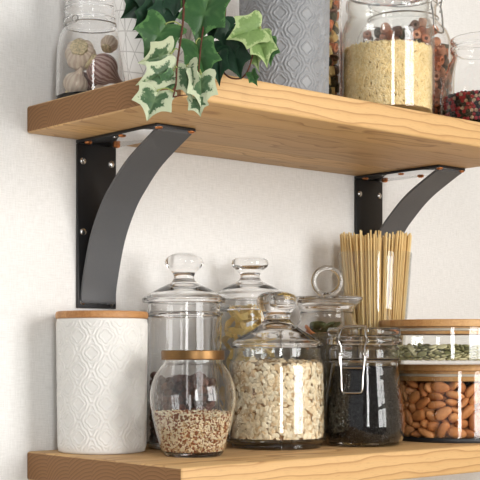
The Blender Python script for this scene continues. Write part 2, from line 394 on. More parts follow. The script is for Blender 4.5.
# ------------------------------------------------------------------ glass vessels
class Vessel:
    """a vessel whose outline is read as (half width, row) at distance D; heights become metres above its base"""
    def __init__(s, x, D, base):
        s.x, s.D, s.base = x, D, base; s.k = D / FPX; s.loc = at(x, D, z=base)
    def z(s, y): return CAM.z + (351.9 - y) * s.k - s.base
    def pts(s, L, n=5):
        P = [(r * s.k, max(0.0, s.z(y))) for r, y in L]; return [tuple(p) for p in smooth_path(P, n)] if n else P
def shell(outer, t, bt):
    """closed wall of a vessel: outer profile from base edge to rim, back down inside at wall t and base bt"""
    zr = outer[-1][1]
    inner = []
    for i, (r, z) in enumerate(outer):
        a = outer[max(i - 1, 0)]; b = outer[min(i + 1, len(outer) - 1)]; d = np.array([b[0] - a[0], b[1] - a[1]]); d /= (np.linalg.norm(d) + 1e-9)
        q = (r - d[1] * t, z + d[0] * t)
        if q[1] > bt and q[1] < zr - t * 0.3 and q[0] > 0: inner.append(q)
    inner = [(max(0.001, inner[0][0] - t * 1.5), bt)] + inner
    rim = outer[-1]
    prof = [(0, 0.0)] + [tuple(p) for p in outer] + [(rim[0] - t * 0.5, rim[1] + t * 0.4), (rim[0] - t, rim[1] - t * 0.1)] + inner[::-1] + [(0, bt)]
    return prof, sorted(inner, key=lambda p: p[1])
def body(name, outer, parent, t=0.0022, bt=0.005, mat='glass', n=80):
    p, inn = shell(outer, t, bt)
    turned(name, p, mat, parent, n, 50); return inn
def rad(inn):
    zs = [p[1] for p in inn]; rs = [p[0] for p in inn]
    return lambda z: float(np.interp(z, zs, rs))
def ring_wire(name, r, z, parent, wr=0.0009, mat='wire'):
    v, f = tube([(r * math.cos(a), r * math.sin(a), z) for a in np.linspace(0, 2 * PI, 49)[:-1]], wr, 6, True)
    return mesh_obj(name, v, f, mat, parent)

# ---- grains packed as one mass against the glass
def template(kind):
    if kind == 'oct':
        v = np.array([(1, 0, 0), (-1, 0, 0), (0, 1, 0), (0, -1, 0), (0, 0, 1), (0, 0, -1)], float)
        f = [(0, 2, 4), (2, 1, 4), (1, 3, 4), (3, 0, 4), (2, 0, 5), (1, 2, 5), (3, 1, 5), (0, 3, 5)]
    elif kind == 'ico':
        bm = bmesh.new(); bmesh.ops.create_icosphere(bm, subdivisions=1, radius=1); bm.verts.index_update()
        v = np.array([tuple(q.co) for q in bm.verts]); f = [tuple(q.index for q in p.verts) for p in bm.faces]; bm.free()
    elif kind == 'rod':
        rows = [(-1, 0), (-0.75, 0.7), (0, 1), (0.75, 0.75), (1, 0)]; v = []; f = []
        v.append((-1, 0, 0))
        for x, r in rows[1:-1]:
            for k in range(6): a = PI / 3 * k; v.append((x, r * math.cos(a), r * math.sin(a)))
        v.append((1, 0, 0))
        for k in range(6):
            j = (k + 1) % 6; f.append((0, 1 + j, 1 + k)); f.append((19, 13 + k, 13 + j))
            for r in range(2): A = 1 + 6 * r; f.append((A + k, A + j, A + 6 + j)); f.append((A + k, A + 6 + j, A + 6 + k))
        v = np.array(v)
    else:   # flake: a thin, slightly cupped oval with a crease
        v = []; f = []
        for s, zz in ((1, 0.35), (-1, -0.1)):
            v.append((0, 0, zz + 0.12 * s))
            for q, h in ((0.6, 0.24), (1.0, 0.0)):
                for k in range(9): a = 2 * PI * k / 9; v.append((q * math.cos(a) * (1 + 0.06 * math.sin(3 * a)), q * math.sin(a), (h * s if q < 1 else 0.04 * s) + 0.12 * math.cos(2 * a) * q))
        for b, s in ((0, 1), (19, -1)):
            for k in range(9):
                j = (k + 1) % 9; t1 = (b, b + 1 + k, b + 1 + j); t2 = (b + 1 + k, b + 10 + k, b + 10 + j); t3 = (b + 1 + k, b + 10 + j, b + 1 + j)
                for tt in (t1, t2, t3): f.append(tt if s > 0 else tt[::-1])
        for k in range(9): j = (k + 1) % 9; f.append((10 + k, 29 + k, 29 + j)); f.append((10 + k, 29 + j, 10 + j))
        v = np.array(v)
    return v, np.array(f)
def grains(name, V, inn, ztop, tmpl, dims, nside, ntop, mats, weights, core, label, cat, z0=None, flat=True, inset=0.7, dz=0.004, heap=0.0, tilt=0.35):
    rf = rad(inn); zb = inn[0][1] + 0.0004 if z0 is None else z0
    tv, tf = template(tmpl); dims = np.array(dims)
    zz = np.linspace(zb, ztop, 200); ww = np.array([rf(z) for z in zz]); cdf = np.cumsum(ww); cdf /= cdf[-1]
    u = (np.arange(nside) + RNG.random(nside)) / nside
    z = np.interp(RNG.permutation(u), cdf, zz); a = (np.arange(nside) * 2.399963 + RNG.normal(0, 0.15, nside)) % (2 * PI)
    ins = dims[2] * inset * (0.9 + RNG.random(nside) * 1.6) + 0.0002
    r = np.array([rf(q) for q in z]) - ins - (dims[0] * 0.12)
    P = np.stack([r * np.cos(a), r * np.sin(a), np.maximum(z, zb + dims[2])], 1)
    N = np.stack([np.cos(a), np.sin(a), np.zeros(nside)], 1)
    rt_ = rf(ztop) - dims[0]
    q = np.sqrt((np.arange(ntop) + 0.5) / max(ntop, 1)) * rt_; b = np.arange(ntop) * 2.399963
    zt = ztop + heap * (1 - (q / rt_) ** 2) + RNG.normal(0, 1, ntop) * dz
    P2 = np.stack([q * np.cos(b), q * np.sin(b), zt], 1); N2 = np.tile([0, 0, 1.0], (ntop, 1))
    P = np.concatenate([P, P2]); N = np.concatenate([N, N2]); n = len(P)
    N = N + RNG.normal(0, tilt, (n, 3)); N /= np.linalg.norm(N, axis=1)[:, None]
    if not flat: N = RNG.normal(0, 1, (n, 3)); N /= np.linalg.norm(N, axis=1)[:, None]
    R = RNG.normal(0, 1, (n, 3)); R -= N * (R * N).sum(1)[:, None]; R /= np.linalg.norm(R, axis=1)[:, None]
    B = np.cross(N, R); s = dims[None, :] * RNG.uniform(0.82, 1.18, (n, 3))
    verts = P[:, None, :] + tv[None, :, 0:1] * (R * s[:, 0:1])[:, None, :] + tv[None, :, 1:2] * (B * s[:, 1:2])[:, None, :] + tv[None, :, 2:3] * (N * s[:, 2:3])[:, None, :]
    # keep every grain inside the vessel
    vv = verts.reshape(-1, 3); rr = np.hypot(vv[:, 0], vv[:, 1]); lim = np.interp(vv[:, 2], [p[1] for p in inn], [p[0] for p in inn]) - 0.0004
    k = np.minimum(1, lim / np.maximum(rr, 1e-6)); vv[:, 0] *= k; vv[:, 1] *= k; vv[:, 2] = np.maximum(vv[:, 2], zb)
    faces = (tf[None] + (np.arange(n) * len(tv))[:, None, None]).reshape(-1, 3)
    mi = np.repeat(RNG.choice(len(mats), n, p=weights), len(tf))
    gap = dims[2] * 1.5 + dims[0] * 0.35
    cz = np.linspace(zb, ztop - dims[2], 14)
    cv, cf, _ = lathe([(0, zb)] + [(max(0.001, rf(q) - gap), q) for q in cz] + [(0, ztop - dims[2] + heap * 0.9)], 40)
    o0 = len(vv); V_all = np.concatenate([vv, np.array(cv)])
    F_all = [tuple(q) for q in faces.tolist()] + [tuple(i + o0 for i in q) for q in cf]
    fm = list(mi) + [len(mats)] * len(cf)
    me = bpy.data.meshes.new(name); me.from_pydata(V_all.tolist(), [], F_all)
    for m in list(mats) + [core]: me.materials.append(M[m])
    me.polygons.foreach_set('material_index', fm); me.polygons.foreach_set('use_smooth', [tmpl != 'oct'] * len(F_all)); me.update()
    o = bpy.data.objects.new(name, me); COL.objects.link(o); o.location = V.loc
    return tag(o, label, cat, None, 'stuff')

# ---- pieces whose resting places were settled beforehand: x, y, z and a rotation each
REST = {}
REST['almond'] = [
536,-72,56,5,-40,91,4, 640,362,79,40,-23,-58,67, 272,661,59,22,-9,-20,95, 41,566,56,3,53,85,0, -151,640,55,89,11,-3,-44, -557,370,63,13,-48,-86,-7,
-522,135,55,9,57,82,2, -531,-114,56,6,-86,-51,-3, -442,-313,55,10,-3,-11,99, -72,-669,70,65,-21,-6,-72, 174,-676,55,14,-1,12,98, 339,-587,55,2,-14,-99,10,
462,-272,55,96,9,5,25, 648,130,55,6,-100,-6,-4, 508,252,55,7,-100,-4,6, 411,389,56,98,1,6,16, 91,714,155,46,39,-36,71, -228,471,56,9,6,-3,-99,
-408,305,74,27,35,-86,-26, -667,49,55,6,30,95,4, -632,-342,115,22,68,53,-46, -535,-504,80,70,-57,34,-26, -384,-529,65,20,-55,-76,28, 91,-516,56,6,6,-2,100,
444,-465,55,94,-9,3,-32, 640,-306,56,4,-60,80,2, 711,-66,55,64,9,-7,-76, 472,342,149,48,-10,2,-87, 220,494,55,54,-5,-8,84, -42,563,144,74,24,-6,-63,
-59,734,116,63,65,28,-33, -483,555,100,2,50,-57,-65, -682,245,83,46,-42,26,-74, -706,-105,75,5,-60,-75,-27, -438,-383,149,99,4,0,14, -225,-627,60,53,-2,-17,-83,
68,-673,147,9,86,-46,21, 467,-571,169,62,72,24,22, 553,-386,128,17,-79,59,-5, 650,-192,149,7,73,-67,11, 614,236,148,0,8,-96,-26, 481,547,84,85,35,-34,-23,
205,673,204,26,-92,4,29, -325,611,68,18,6,98,10, -602,310,178,85,46,18,-16, -544,169,161,98,-16,3,-9, -648,-225,155,84,-49,19,-14, -344,-653,219,31,-56,-37,-67,
-279,-465,84,63,-34,1,-70, -24,-726,253,35,-39,40,76, 256,-479,120,93,-33,2,-15, 499,-144,154,9,70,-68,-20, 699,42,174,33,31,68,58, 711,195,262,48,62,-47,-40,
383,563,154,18,27,3,-95, 124,536,149,52,7,-4,85, -346,451,141,4,-45,-89,-1, -522,440,178,32,-27,-91,-3, -662,52,165,15,8,6,98, -484,-183,152,83,16,-7,-54,
-440,-530,197,33,94,4,-6, -112,-518,105,81,-36,-6,-46, 248,-634,150,7,22,97,-10, 400,-365,151,71,-5,-4,71, 717,-159,265,37,-46,56,-58, 523,104,145,76,32,-28,50,
573,426,209,9,-51,-84,15, 340,393,189,19,84,-41,30, 151,531,271,28,22,-18,-92, -202,503,171,13,-17,-92,31, -410,323,204,84,2,-11,53, -520,222,264,1,-8,6,99,
-659,-82,202,94,33,-4,9, -522,-304,236,4,20,-97,-9, -193,-648,175,14,-52,-82,20, 42,-545,186,79,-24,13,55, 327,-468,227,93,5,2,-38, 508,-248,238,94,33,-1,-3,
615,-94,232,56,-50,-3,66, 502,264,251,96,23,-3,16, 259,508,215,80,-15,-2,58, -94,725,300,4,21,-47,86, -172,648,184,30,-37,-34,81, -552,365,292,10,99,9,-8,
-735,12,306,62,41,50,44, -662,-183,288,32,-6,-93,17, -511,-452,273,33,92,17,-14, -263,-448,198,13,-13,-98,7, 161,-541,242,61,-25,25,-71, 381,-629,306,42,-6,73,-53,
520,-413,235,6,96,-28,-2, 559,22,248,23,94,20,17, 649,318,362,75,22,-47,-41, 329,653,289,82,53,-1,-22, 3,588,261,10,-51,85,3, -311,649,219,15,-44,77,44,
-415,523,244,15,97,-18,-3, -704,221,272,63,-7,64,-42, -646,-355,349,54,-66,13,-50, -407,-323,312,1,-85,50,16, -114,-559,238,1,73,68,-7, -17,-566,315,9,-60,-77,21,
218,-669,300,30,-81,-22,45, 621,-353,310,50,72,43,-22, 540,161,305,22,-96,-12,-10, 496,429,335,34,-75,-53,-22, 441,524,284,31,25,28,-87, 172,660,370,93,-3,-23,28,
-166,511,290,12,97,-20,9, -642,286,426,23,34,-91,1, -562,66,249,12,-20,-97,-3, -506,-121,287,46,13,18,86, -423,-591,363,18,37,76,-50, -240,-647,305,41,75,-47,-22,
125,-547,363,1,-59,80,6, 494,-484,328,30,-94,-10,-15, 373,-359,313,1,-32,92,-21, 708,-34,347,30,73,61,-1, 593,395,475,79,-7,-57,22, 292,441,321,14,-98,9,9,
32,695,393,91,6,-28,31, -348,590,328,99,-7,-5,-9, -329,401,316,42,3,12,-90, -514,68,348,7,-68,-73,9, -642,-62,378,68,-16,17,-69, -449,-451,377,9,14,-6,98,
-220,-470,313,98,15,-10,-11, 161,-680,462,87,-14,26,39, 306,-528,345,13,-22,26,93, 624,-228,367,0,-16,-21,96, 729,101,424,52,31,68,41, 430,321,362,27,-9,93,23,
178,519,450,30,52,59,54, 30,519,358,14,2,9,99, -92,664,425,47,35,-12,-80, -545,483,374,85,34,32,24, -679,140,381,93,11,31,17, -537,-285,393,16,-28,-30,90,
-430,-539,499,3,-27,28,92, -126,-671,364,77,-37,12,-51, 24,-704,417,95,-23,14,-17, 526,-502,477,83,-27,-45,19, 448,-316,407,13,7,-96,25, 529,-92,330,92,5,-28,28,
560,77,379,90,27,-20,29, 361,592,397,23,-78,58,2, 17,553,466,10,-42,90,-9, -209,492,406,8,99,-5,-7, -463,284,371,12,78,-60,-14, -606,104,457,21,-79,-54,21,
-500,-118,409,76,27,-5,-59, -509,-251,536,17,-35,79,-48, -301,-500,416,15,83,-49,-23, 164,-536,513,49,28,75,34, 275,-450,423,0,-50,84,-22, 657,-327,483,73,-44,-32,41,
514,11,459,68,29,-6,-68, 523,206,432,24,23,-51,-79, 326,422,432,8,53,84,7, 245,664,497,3,36,90,22, -287,651,421,98,4,20,8, -434,531,436,32,-40,-85,-13,
-567,443,512,40,-73,-55,7, -668,-258,460,81,-22,7,-55, -528,-412,494,5,-11,-2,-99, -169,-499,434,90,-16,28,-31, -39,-728,546,13,-8,87,47, 321,-654,490,17,33,-78,50,
463,-196,465,2,-50,44,-74, 609,-146,498,25,2,-86,45, 472,477,512,59,77,23,3, 379,551,527,16,-25,61,-74, -131,522,531,46,-73,-35,37, -202,639,498,10,63,-73,-23,
-394,386,442,12,-95,19,23, -653,333,609,10,-66,46,59, -728,-61,485,71,20,-47,-48, -534,-471,600,6,90,-41,-14, -211,-660,468,91,-27,-28,10, 20,-545,437,41,-25,5,88,
415,-406,509,63,20,11,-74, 552,-303,511,68,12,-47,-55, 685,-45,483,41,12,50,75, 463,318,499,18,-86,-45,-15, 269,621,601,20,-38,89,14, 89,713,549,2,-28,-21,94,
-362,580,540,12,-86,38,31, -492,276,489,24,-95,19,7, -729,90,557,34,-54,28,-71, -563,-107,508,19,-7,98,0, -362,-368,522,21,88,-41,-11, -45,-552,532,38,-40,-26,79,
83,-564,591,57,-36,-46,58, 423,-587,582,7,68,-39,62, 492,-192,617,7,-72,67,17, 720,144,696,59,-31,-62,41, 659,100,536,5,-94,26,-20, 310,390,563,74,-59,11,-32,
131,529,579,70,48,-28,-46, -125,700,588,26,-4,-96,-12, -301,419,520,32,-16,17,-92, -505,95,509,66,-14,27,-69, -660,-234,576,63,-21,23,-71, -359,-623,670,45,80,-32,23,
-312,-661,556,17,35,76,-52, 132,-722,647,75,54,36,-12, 287,-494,539,10,-53,-83,13, 669,-259,612,27,78,56,6, 526,10,580,6,-58,81,-7, 667,269,541,41,-70,58,6,
528,398,629,10,-19,97,-8, -18,567,586,68,-15,25,-67, -265,576,608,24,-58,-76,16, -498,223,610,24,80,-54,-10, -648,175,624,94,-3,19,-29, -578,6,596,14,10,17,-97,
-664,-318,704,51,67,-40,-36, -260,-491,585,50,56,15,64, 263,-606,635,14,-44,-88,10, 312,-464,648,88,-36,25,-16, 643,-151,699,12,-99,6,0, 672,-61,613,95,7,-3,31,
510,214,564,47,12,6,-87, 438,559,645,95,8,16,-25, 154,675,683,86,27,-7,-43, -164,610,686,49,9,-28,82, -421,493,628,10,-12,-73,67, -692,158,741,0,55,-81,-21,
-515,-87,658,27,-70,63,21, -422,-340,632,4,-70,72,1, -143,-554,585,58,-36,-17,71, -19,-570,671,78,-2,4,-62, 414,-365,653,10,83,-51,23, 535,-449,627,10,27,7,-95,
654,4,724,37,15,92,-5, 621,208,658,48,57,31,58, 306,489,660,81,53,-19,-15, 53,492,697,65,-75,-6,-6, -356,617,710,16,30,2,-94, -507,402,619,2,38,30,87,
-690,-46,666,22,-40,82,35, -523,-241,676,43,83,11,35, -431,-515,689,58,-77,-3,27, -174,-534,693,30,28,-28,-87, -147,-708,676,29,9,-46,83, 448,-539,727,9,14,-79,59,
509,-254,708,41,16,-26,86, 508,77,679,6,-72,59,-36, 392,355,708,65,24,-25,68, 272,607,758,6,-92,-36,17, -43,726,683,30,19,-84,41, -494,522,751,35,16,-25,-89,
-238,479,718,27,96,-8,-4, -352,357,646,52,-80,-29,11, -523,-414,724,53,16,-42,-72, -366,-390,740,9,91,13,-38, -253,-464,783,63,55,-24,50, -23,-671,770,17,51,75,39,
239,-639,744,5,54,-83,-13, 665,-255,759,72,23,-16,63, 574,-329,835,17,92,-35,-9, 501,266,701,74,54,15,36, 503,488,730,5,-22,-98,-2, 41,606,725,1,13,54,-83,
-348,386,788,15,-34,91,19, -530,281,717,2,-14,-99,3, -538,105,707,96,-9,-14,22, -648,-149,703,49,-87,-2,-5, -623,-226,800,0,-94,34,10, -387,-570,801,8,-6,52,-85,
107,-543,721,16,52,-84,-8, 343,-400,757,55,0,-20,-81, 526,-408,762,85,-21,13,-46, 541,177,777,30,2,7,-95, 248,435,755,24,50,31,-77,
]
REST['pumpkin'] = [
784,90,17,100,0,4,5, 791,173,20,99,-12,-1,10, 751,242,20,15,-5,-10,-98, 648,494,17,56,4,-3,-83, 579,573,17,65,3,2,-76, 500,661,17,2,-85,52,-4,
328,721,17,2,-89,-46,4, 251,754,17,5,62,-78,-4, 87,786,17,3,-61,79,-6, -147,794,17,56,4,3,82, -237,724,17,5,2,-5,-100, -420,685,23,9,-47,-86,18,
-541,579,18,37,1,7,93, -615,528,17,0,27,96,6, -731,349,17,19,0,6,98, -725,236,19,7,74,67,0, -795,147,17,6,3,4,100, -809,-70,18,1,0,-100,7,
-792,-152,17,99,-6,1,10, -753,-296,17,3,16,-99,1, -682,-484,17,83,-5,0,-55, -550,-637,33,23,85,-47,7, -468,-694,20,11,97,-20,-3, -358,-728,19,9,84,54,-1,
-281,-758,17,4,79,61,5, -70,-787,17,1,-64,77,-3, 114,-830,17,19,-2,-4,-98, 190,-842,74,45,51,-45,58, 353,-730,17,56,-3,2,83, 520,-596,23,33,-6,-19,92,
573,-547,17,3,-37,-93,-2, 741,-399,20,82,-12,-5,55, 796,-264,19,5,-58,81,-11, 829,-125,23,2,70,-70,13, 786,-60,26,20,98,3,9, 809,105,48,19,3,0,98,
663,377,23,13,-85,52,2, 730,413,18,6,-89,45,-5, 598,516,42,41,5,4,-91, 404,683,17,57,-2,6,-82, 319,774,44,0,10,99,-9, 174,790,17,63,3,2,-78,
83,822,48,2,96,27,6, -17,829,17,6,-97,22,-2, -252,800,29,96,-1,16,21, -350,762,20,99,12,4,10, -486,647,17,89,6,-2,-44, -577,589,60,7,12,15,-98,
-637,423,20,11,93,34,7, -800,258,20,77,-11,-5,63, -807,71,43,14,1,-98,11, -837,40,17,5,-64,-77,4, -779,-228,23,2,-9,98,-20, -734,-301,51,1,23,-97,-10,
-720,-374,19,5,34,-94,-8, -584,-533,17,1,-34,94,-6, -465,-605,18,95,-3,-2,-32, -324,-744,52,72,-14,8,-68, -169,-742,23,7,5,98,17, 12,-813,17,87,-6,-2,48,
85,-841,60,9,9,-32,-94, 293,-753,26,21,-77,59,-16, 430,-686,18,2,90,-44,4, 527,-653,40,92,4,-25,30, 662,-500,20,68,1,-10,-73, 675,-404,31,32,-18,2,93,
719,-333,31,94,-18,-13,-25, 749,-161,17,5,72,-69,-4, 808,21,23,98,20,1,8, 732,209,58,2,74,-66,-13, 750,302,28,21,-3,-25,-94, 698,463,52,91,13,-5,-39,
558,590,51,40,19,-8,-89, 469,605,43,11,47,88,1, 350,677,50,94,-6,1,-33, 169,745,46,0,-97,24,3, 8,845,74,92,33,-19,6, -35,762,31,17,-15,97,2,
-216,811,57,10,18,-97,-13, -345,705,32,49,12,-16,85, -522,623,44,92,1,0,-38, -628,516,49,10,-92,37,3, -683,447,36,21,3,98,1, -732,280,48,1,88,-47,2,
-835,100,80,65,-28,3,-71, -790,-10,37,0,99,9,-13, -754,-107,50,5,60,79,10, -719,-383,59,96,-14,11,21, -686,-434,43,35,-13,-12,-92, -620,-490,42,4,44,-90,0,
-400,-707,45,83,-11,10,54, -244,-725,58,34,10,-19,92, -181,-817,20,2,9,99,11, -19,-809,47,70,-2,-4,-72, 72,-732,44,66,75,-1,11, 184,-740,20,13,-98,-13,-1,
372,-721,50,47,9,17,86, 455,-612,44,3,97,24,8, 547,-534,56,85,-9,9,51, 676,-351,60,59,8,-6,-80, 734,-277,38,18,38,89,-18, 740,-150,81,46,50,-73,-6,
786,-35,54,2,24,-96,14, 747,165,83,1,73,-68,-9, 803,250,83,19,50,84,5, 667,423,69,22,9,16,-96, 651,533,81,47,-9,-12,87, 446,708,47,21,2,6,98,
325,717,79,27,-3,-4,-96, 245,773,68,9,79,60,2, 83,758,73,2,14,99,-1, -87,808,46,76,11,-9,-63, -157,771,56,73,20,-6,65, -318,694,72,98,-7,-6,16,
-466,638,67,15,81,-57,1, -659,472,100,5,38,82,-43, -706,356,49,27,3,21,94, -767,339,77,10,77,60,17, -756,124,49,64,3,12,76, -764,19,75,75,14,-6,-64,
-820,-164,53,0,82,-57,-7, -820,-274,84,30,-48,-57,59, -685,-451,87,5,-21,-17,-96, -564,-513,62,13,-51,-84,-14, -421,-669,65,31,81,49,6, -244,-778,84,95,-3,2,32,
-202,-812,54,19,2,-2,98, -3,-793,79,2,72,-70,1, 89,-784,55,91,-34,-4,26, 205,-787,37,6,6,-99,-10, 271,-727,60,3,97,-21,10, 422,-667,63,8,-43,-89,-15,
616,-568,51,46,3,-12,-88, 620,-461,37,10,21,2,-97, 762,-211,47,2,-8,-100,-2, 785,-135,78,44,27,20,83, 791,27,66,11,-7,9,99, 813,211,48,68,4,20,71,
740,277,97,6,99,15,7, 620,485,101,19,-92,-33,-9, 559,519,71,93,10,-3,-35, 415,654,75,1,85,-52,-10, 285,764,101,96,-8,8,25, 189,788,80,74,3,-21,-64,
-40,772,77,36,-5,14,-92, -107,858,101,9,-21,71,66, -236,725,59,8,-98,-6,-15, -432,722,93,3,-57,-3,-82, -412,644,80,22,-35,-17,-89, -524,543,67,88,43,14,16,
-687,388,72,13,96,-23,4, -787,224,60,2,-90,41,-14, -814,148,92,19,83,-50,-17, -787,-73,85,94,25,-24,0, -755,-218,63,9,-18,-5,-98, -729,-354,89,28,94,19,5,
-638,-397,73,77,-37,16,-50, -583,-603,70,88,9,-31,-35, -483,-608,52,75,-1,-12,-65, -358,-670,91,11,25,8,96, -147,-795,76,65,-18,-3,-74, -87,-807,53,17,74,64,15,
156,-771,110,15,-57,81,-6, 185,-766,75,36,6,3,93, 330,-718,96,48,7,24,84, 490,-550,116,50,12,72,-47, 629,-515,74,12,97,-23,3, 642,-437,83,10,3,-5,-99,
763,-243,77,1,-9,-99,-10, 843,-87,69,22,61,-71,-27, 791,-21,100,0,99,7,11, 833,112,88,17,-80,57,-10, 726,359,47,9,-98,-16,3, 690,384,88,1,-24,95,21,
596,591,100,17,43,88,15, 509,635,72,6,88,47,-9, 412,760,89,63,72,-26,-10, 124,817,89,10,89,-43,10, 1,776,104,5,-94,-32,9, -122,775,86,70,32,5,64,
-221,805,95,4,-27,95,14, -344,763,78,95,-9,0,28, -527,653,94,27,-1,-10,-96, -622,560,87,29,3,1,-96, -684,439,84,27,-9,25,93, -685,331,102,14,-60,75,25,
-793,172,115,42,20,18,87, -785,-3,104,1,24,27,-93, -752,-170,88,10,41,90,-12, -737,-272,88,11,42,-90,-5, -630,-478,111,9,-94,-31,5, -639,-533,77,5,-97,20,-11,
-523,-613,75,12,-63,73,-24, -362,-755,89,8,98,-17,5, -162,-747,103,4,-24,-97,3, -69,-799,94,9,-67,73,-12, 72,-814,104,70,-21,6,68, 297,-803,83,14,13,-51,-84,
402,-673,97,67,14,-19,71, 481,-650,82,86,-13,19,-45, 621,-489,110,96,3,4,-26, 634,-426,131,50,-31,4,-81, 722,-266,105,20,-61,-77,-9, 731,-88,135,56,42,-56,-45,
803,65,102,98,5,-19,-9, 802,186,117,88,8,-9,-46, 738,332,76,4,19,-92,-34, 681,436,122,30,11,-29,-90, 472,565,118,67,65,-13,-32, 459,666,98,2,91,40,-11,
309,696,128,11,24,11,96, 124,781,130,60,1,-4,80, 56,789,122,22,-66,-69,17, -118,761,122,17,17,-5,97, -289,755,108,51,3,-6,86, -447,650,164,38,38,24,81,
-481,685,138,30,-49,-4,-82, -578,494,88,80,22,-23,52, -737,402,118,88,1,-4,47, -713,273,103,8,-72,-61,-30, -725,144,95,55,34,-66,-39, -858,-50,85,59,-39,-41,57,
-776,-106,115,5,-21,-20,95, -680,-344,135,31,57,73,-22, -676,-413,124,35,-1,-12,-93, -557,-522,113,13,-92,34,13, -449,-652,92,45,0,-9,-89, -308,-700,108,13,-15,-98,-7,
-287,-757,121,15,-91,-38,9, -90,-784,127,70,1,-10,70, -9,-809,118,71,12,17,68, 232,-755,96,12,68,-72,-5, 450,-712,106,5,-38,88,29, 512,-633,102,7,93,-30,-19,
579,-566,93,44,6,-13,89, 726,-370,87,17,17,-2,97, 795,-282,101,78,33,3,53, 807,-188,103,8,-92,-33,17, 791,11,131,100,-5,-8,4, 752,112,117,64,19,-11,-74,
792,275,135,77,-11,-4,-63, 638,466,138,96,0,-18,23, 591,522,132,30,23,-21,-90, 515,633,112,3,69,-71,-14, 371,690,136,18,22,-95,-8, 223,814,113,4,2,28,96,
-24,835,119,10,27,-26,-92, -110,756,157,23,3,-97,1, -199,761,113,61,11,-12,77, -345,715,114,60,0,-21,77, -512,628,130,4,-91,37,18, -646,491,127,3,-24,-91,33,
-718,416,153,9,-97,-24,2, -793,272,95,14,-62,77,-3, -779,70,120,90,23,-2,-37, -814,46,140,5,-96,-21,-18, -823,-145,108,6,-77,-56,-31, -740,-311,132,93,-16,-9,31,
-645,-459,151,35,-7,16,-92, -612,-568,113,12,-11,-29,94, -486,-602,118,63,0,-1,78, -265,-716,173,31,25,91,-10, -238,-781,130,68,2,28,-67, -117,-824,153,96,5,4,-28,
141,-806,143,87,-1,-2,50, 278,-771,129,53,-44,4,-72, 382,-743,162,53,-61,56,19, 458,-642,150,78,0,-10,-62, 590,-528,135,10,-40,-91,-10, 698,-429,119,38,30,8,87,
752,-392,117,42,-29,20,-84, 828,-126,122,69,-16,0,-71, 818,-62,174,49,-9,11,86, 815,146,154,18,-76,-63,1, 694,317,118,90,1,-8,-43, 611,433,166,37,-21,-41,81,
652,492,204,6,-98,-1,17, 490,651,153,94,-3,-22,26, 319,770,130,18,91,-34,-17, 199,835,154,56,82,-15,4, 68,826,163,8,-96,-25,4, -40,757,162,23,2,-94,27,
-267,788,146,99,11,-5,0, -299,762,171,20,-15,-22,94, -507,596,155,21,-89,39,15, -608,576,122,95,-9,-3,29, -655,378,156,23,-86,-43,16, -720,254,131,84,13,-22,48,
-746,150,152,2,-56,78,-28, -776,-44,148,2,94,-23,25, -768,-221,122,12,7,99,4, -764,-275,153,7,91,40,9, -611,-532,157,4,91,42,-2, -559,-628,132,20,-86,47,2,
-396,-716,151,74,-12,-4,-66, -404,-739,122,3,-20,-96,20, -175,-792,133,77,17,-1,61, -105,-802,186,5,-89,-45,10, 59,-782,125,17,76,61,-11, 222,-780,141,55,22,25,77,
380,-691,129,18,30,92,15, 554,-632,123,16,26,-94,-13, 652,-532,148,4,-91,-32,27, 687,-427,175,40,7,16,90, 699,-318,131,93,9,5,36, 783,-206,150,6,19,98,6,
836,30,167,63,-11,-15,-76, 731,141,157,39,-64,54,-40, 730,370,132,13,96,15,-21, 729,415,163,10,-40,-91,3, 548,605,132,65,-1,17,-74, 434,716,147,19,22,-10,95,
455,724,201,19,-22,-82,49, 209,769,152,21,6,-23,95, 117,757,165,16,-95,-18,-19, -44,837,161,16,21,16,-95, -207,726,142,91,42,-3,1, -409,714,131,70,-25,53,-42,
-543,570,183,93,13,15,-30, -576,532,150,11,-59,-80,-5, -715,436,188,4,-84,-54,4, -769,325,148,14,-45,86,16, -744,241,157,28,-2,95,13, -839,-21,150,62,21,-6,-76,
-797,-190,148,9,-45,89,-7, -724,-169,172,59,7,-77,23, -733,-408,144,19,41,88,-14, -586,-591,183,13,-67,-68,-28, -510,-633,161,47,-17,19,-85, -515,-596,200,9,-81,-54,18,
-246,-810,160,95,28,-2,-14, -22,-816,161,9,87,47,-11, 57,-810,171,9,89,43,-13, 253,-720,155,61,-43,-26,-62, 347,-679,153,92,3,-21,32, 571,-581,156,8,-98,15,12,
675,-498,168,90,0,26,34, 768,-377,159,79,35,40,31, 726,-223,168,11,80,56,19, 835,-84,146,62,-9,-10,-77, 758,31,158,27,67,68,12, 735,224,142,27,14,87,39,
785,290,167,62,-12,7,77, 623,528,187,8,-15,9,-98, 539,565,158,71,16,-1,69, 494,615,189,50,17,-11,-84, 343,751,171,82,-5,41,40, 208,708,126,65,60,21,-43,
29,766,184,97,11,3,-21, -176,824,157,15,1,-89,43, -265,695,161,57,52,-33,54, -351,701,145,2,70,64,32, -481,591,205,25,-95,-7,18, -645,523,173,63,9,-5,-77,
-757,335,191,92,24,-7,31, -796,246,172,91,-17,-37,-11, -842,87,160,60,-38,-1,71, -807,-34,189,16,-88,45,-1, -843,-106,164,74,-4,-47,49, -735,-323,180,74,12,-12,65,
-622,-445,185,89,1,6,-45, -541,-539,168,26,-42,-86,8, -470,-676,159,91,13,38,13, -379,-649,178,58,68,-40,-19, -174,-753,179,18,-11,-11,-97, 116,-729,156,64,75,-8,9,
153,-802,178,3,-36,-93,-10, 354,-767,173,32,-21,79,47, 452,-699,184,96,19,-14,14, 547,-658,167,81,47,14,33, 472,-613,182,0,6,-3,-100, 708,-331,162,11,-9,19,-97,
793,-277,155,21,-63,69,29, 768,-96,149,55,34,62,45, 807,108,183,12,-97,-14,17, 839,56,203,63,-16,10,-75, 688,313,172,79,48,-8,-38, 723,364,188,20,-93,30,-2,
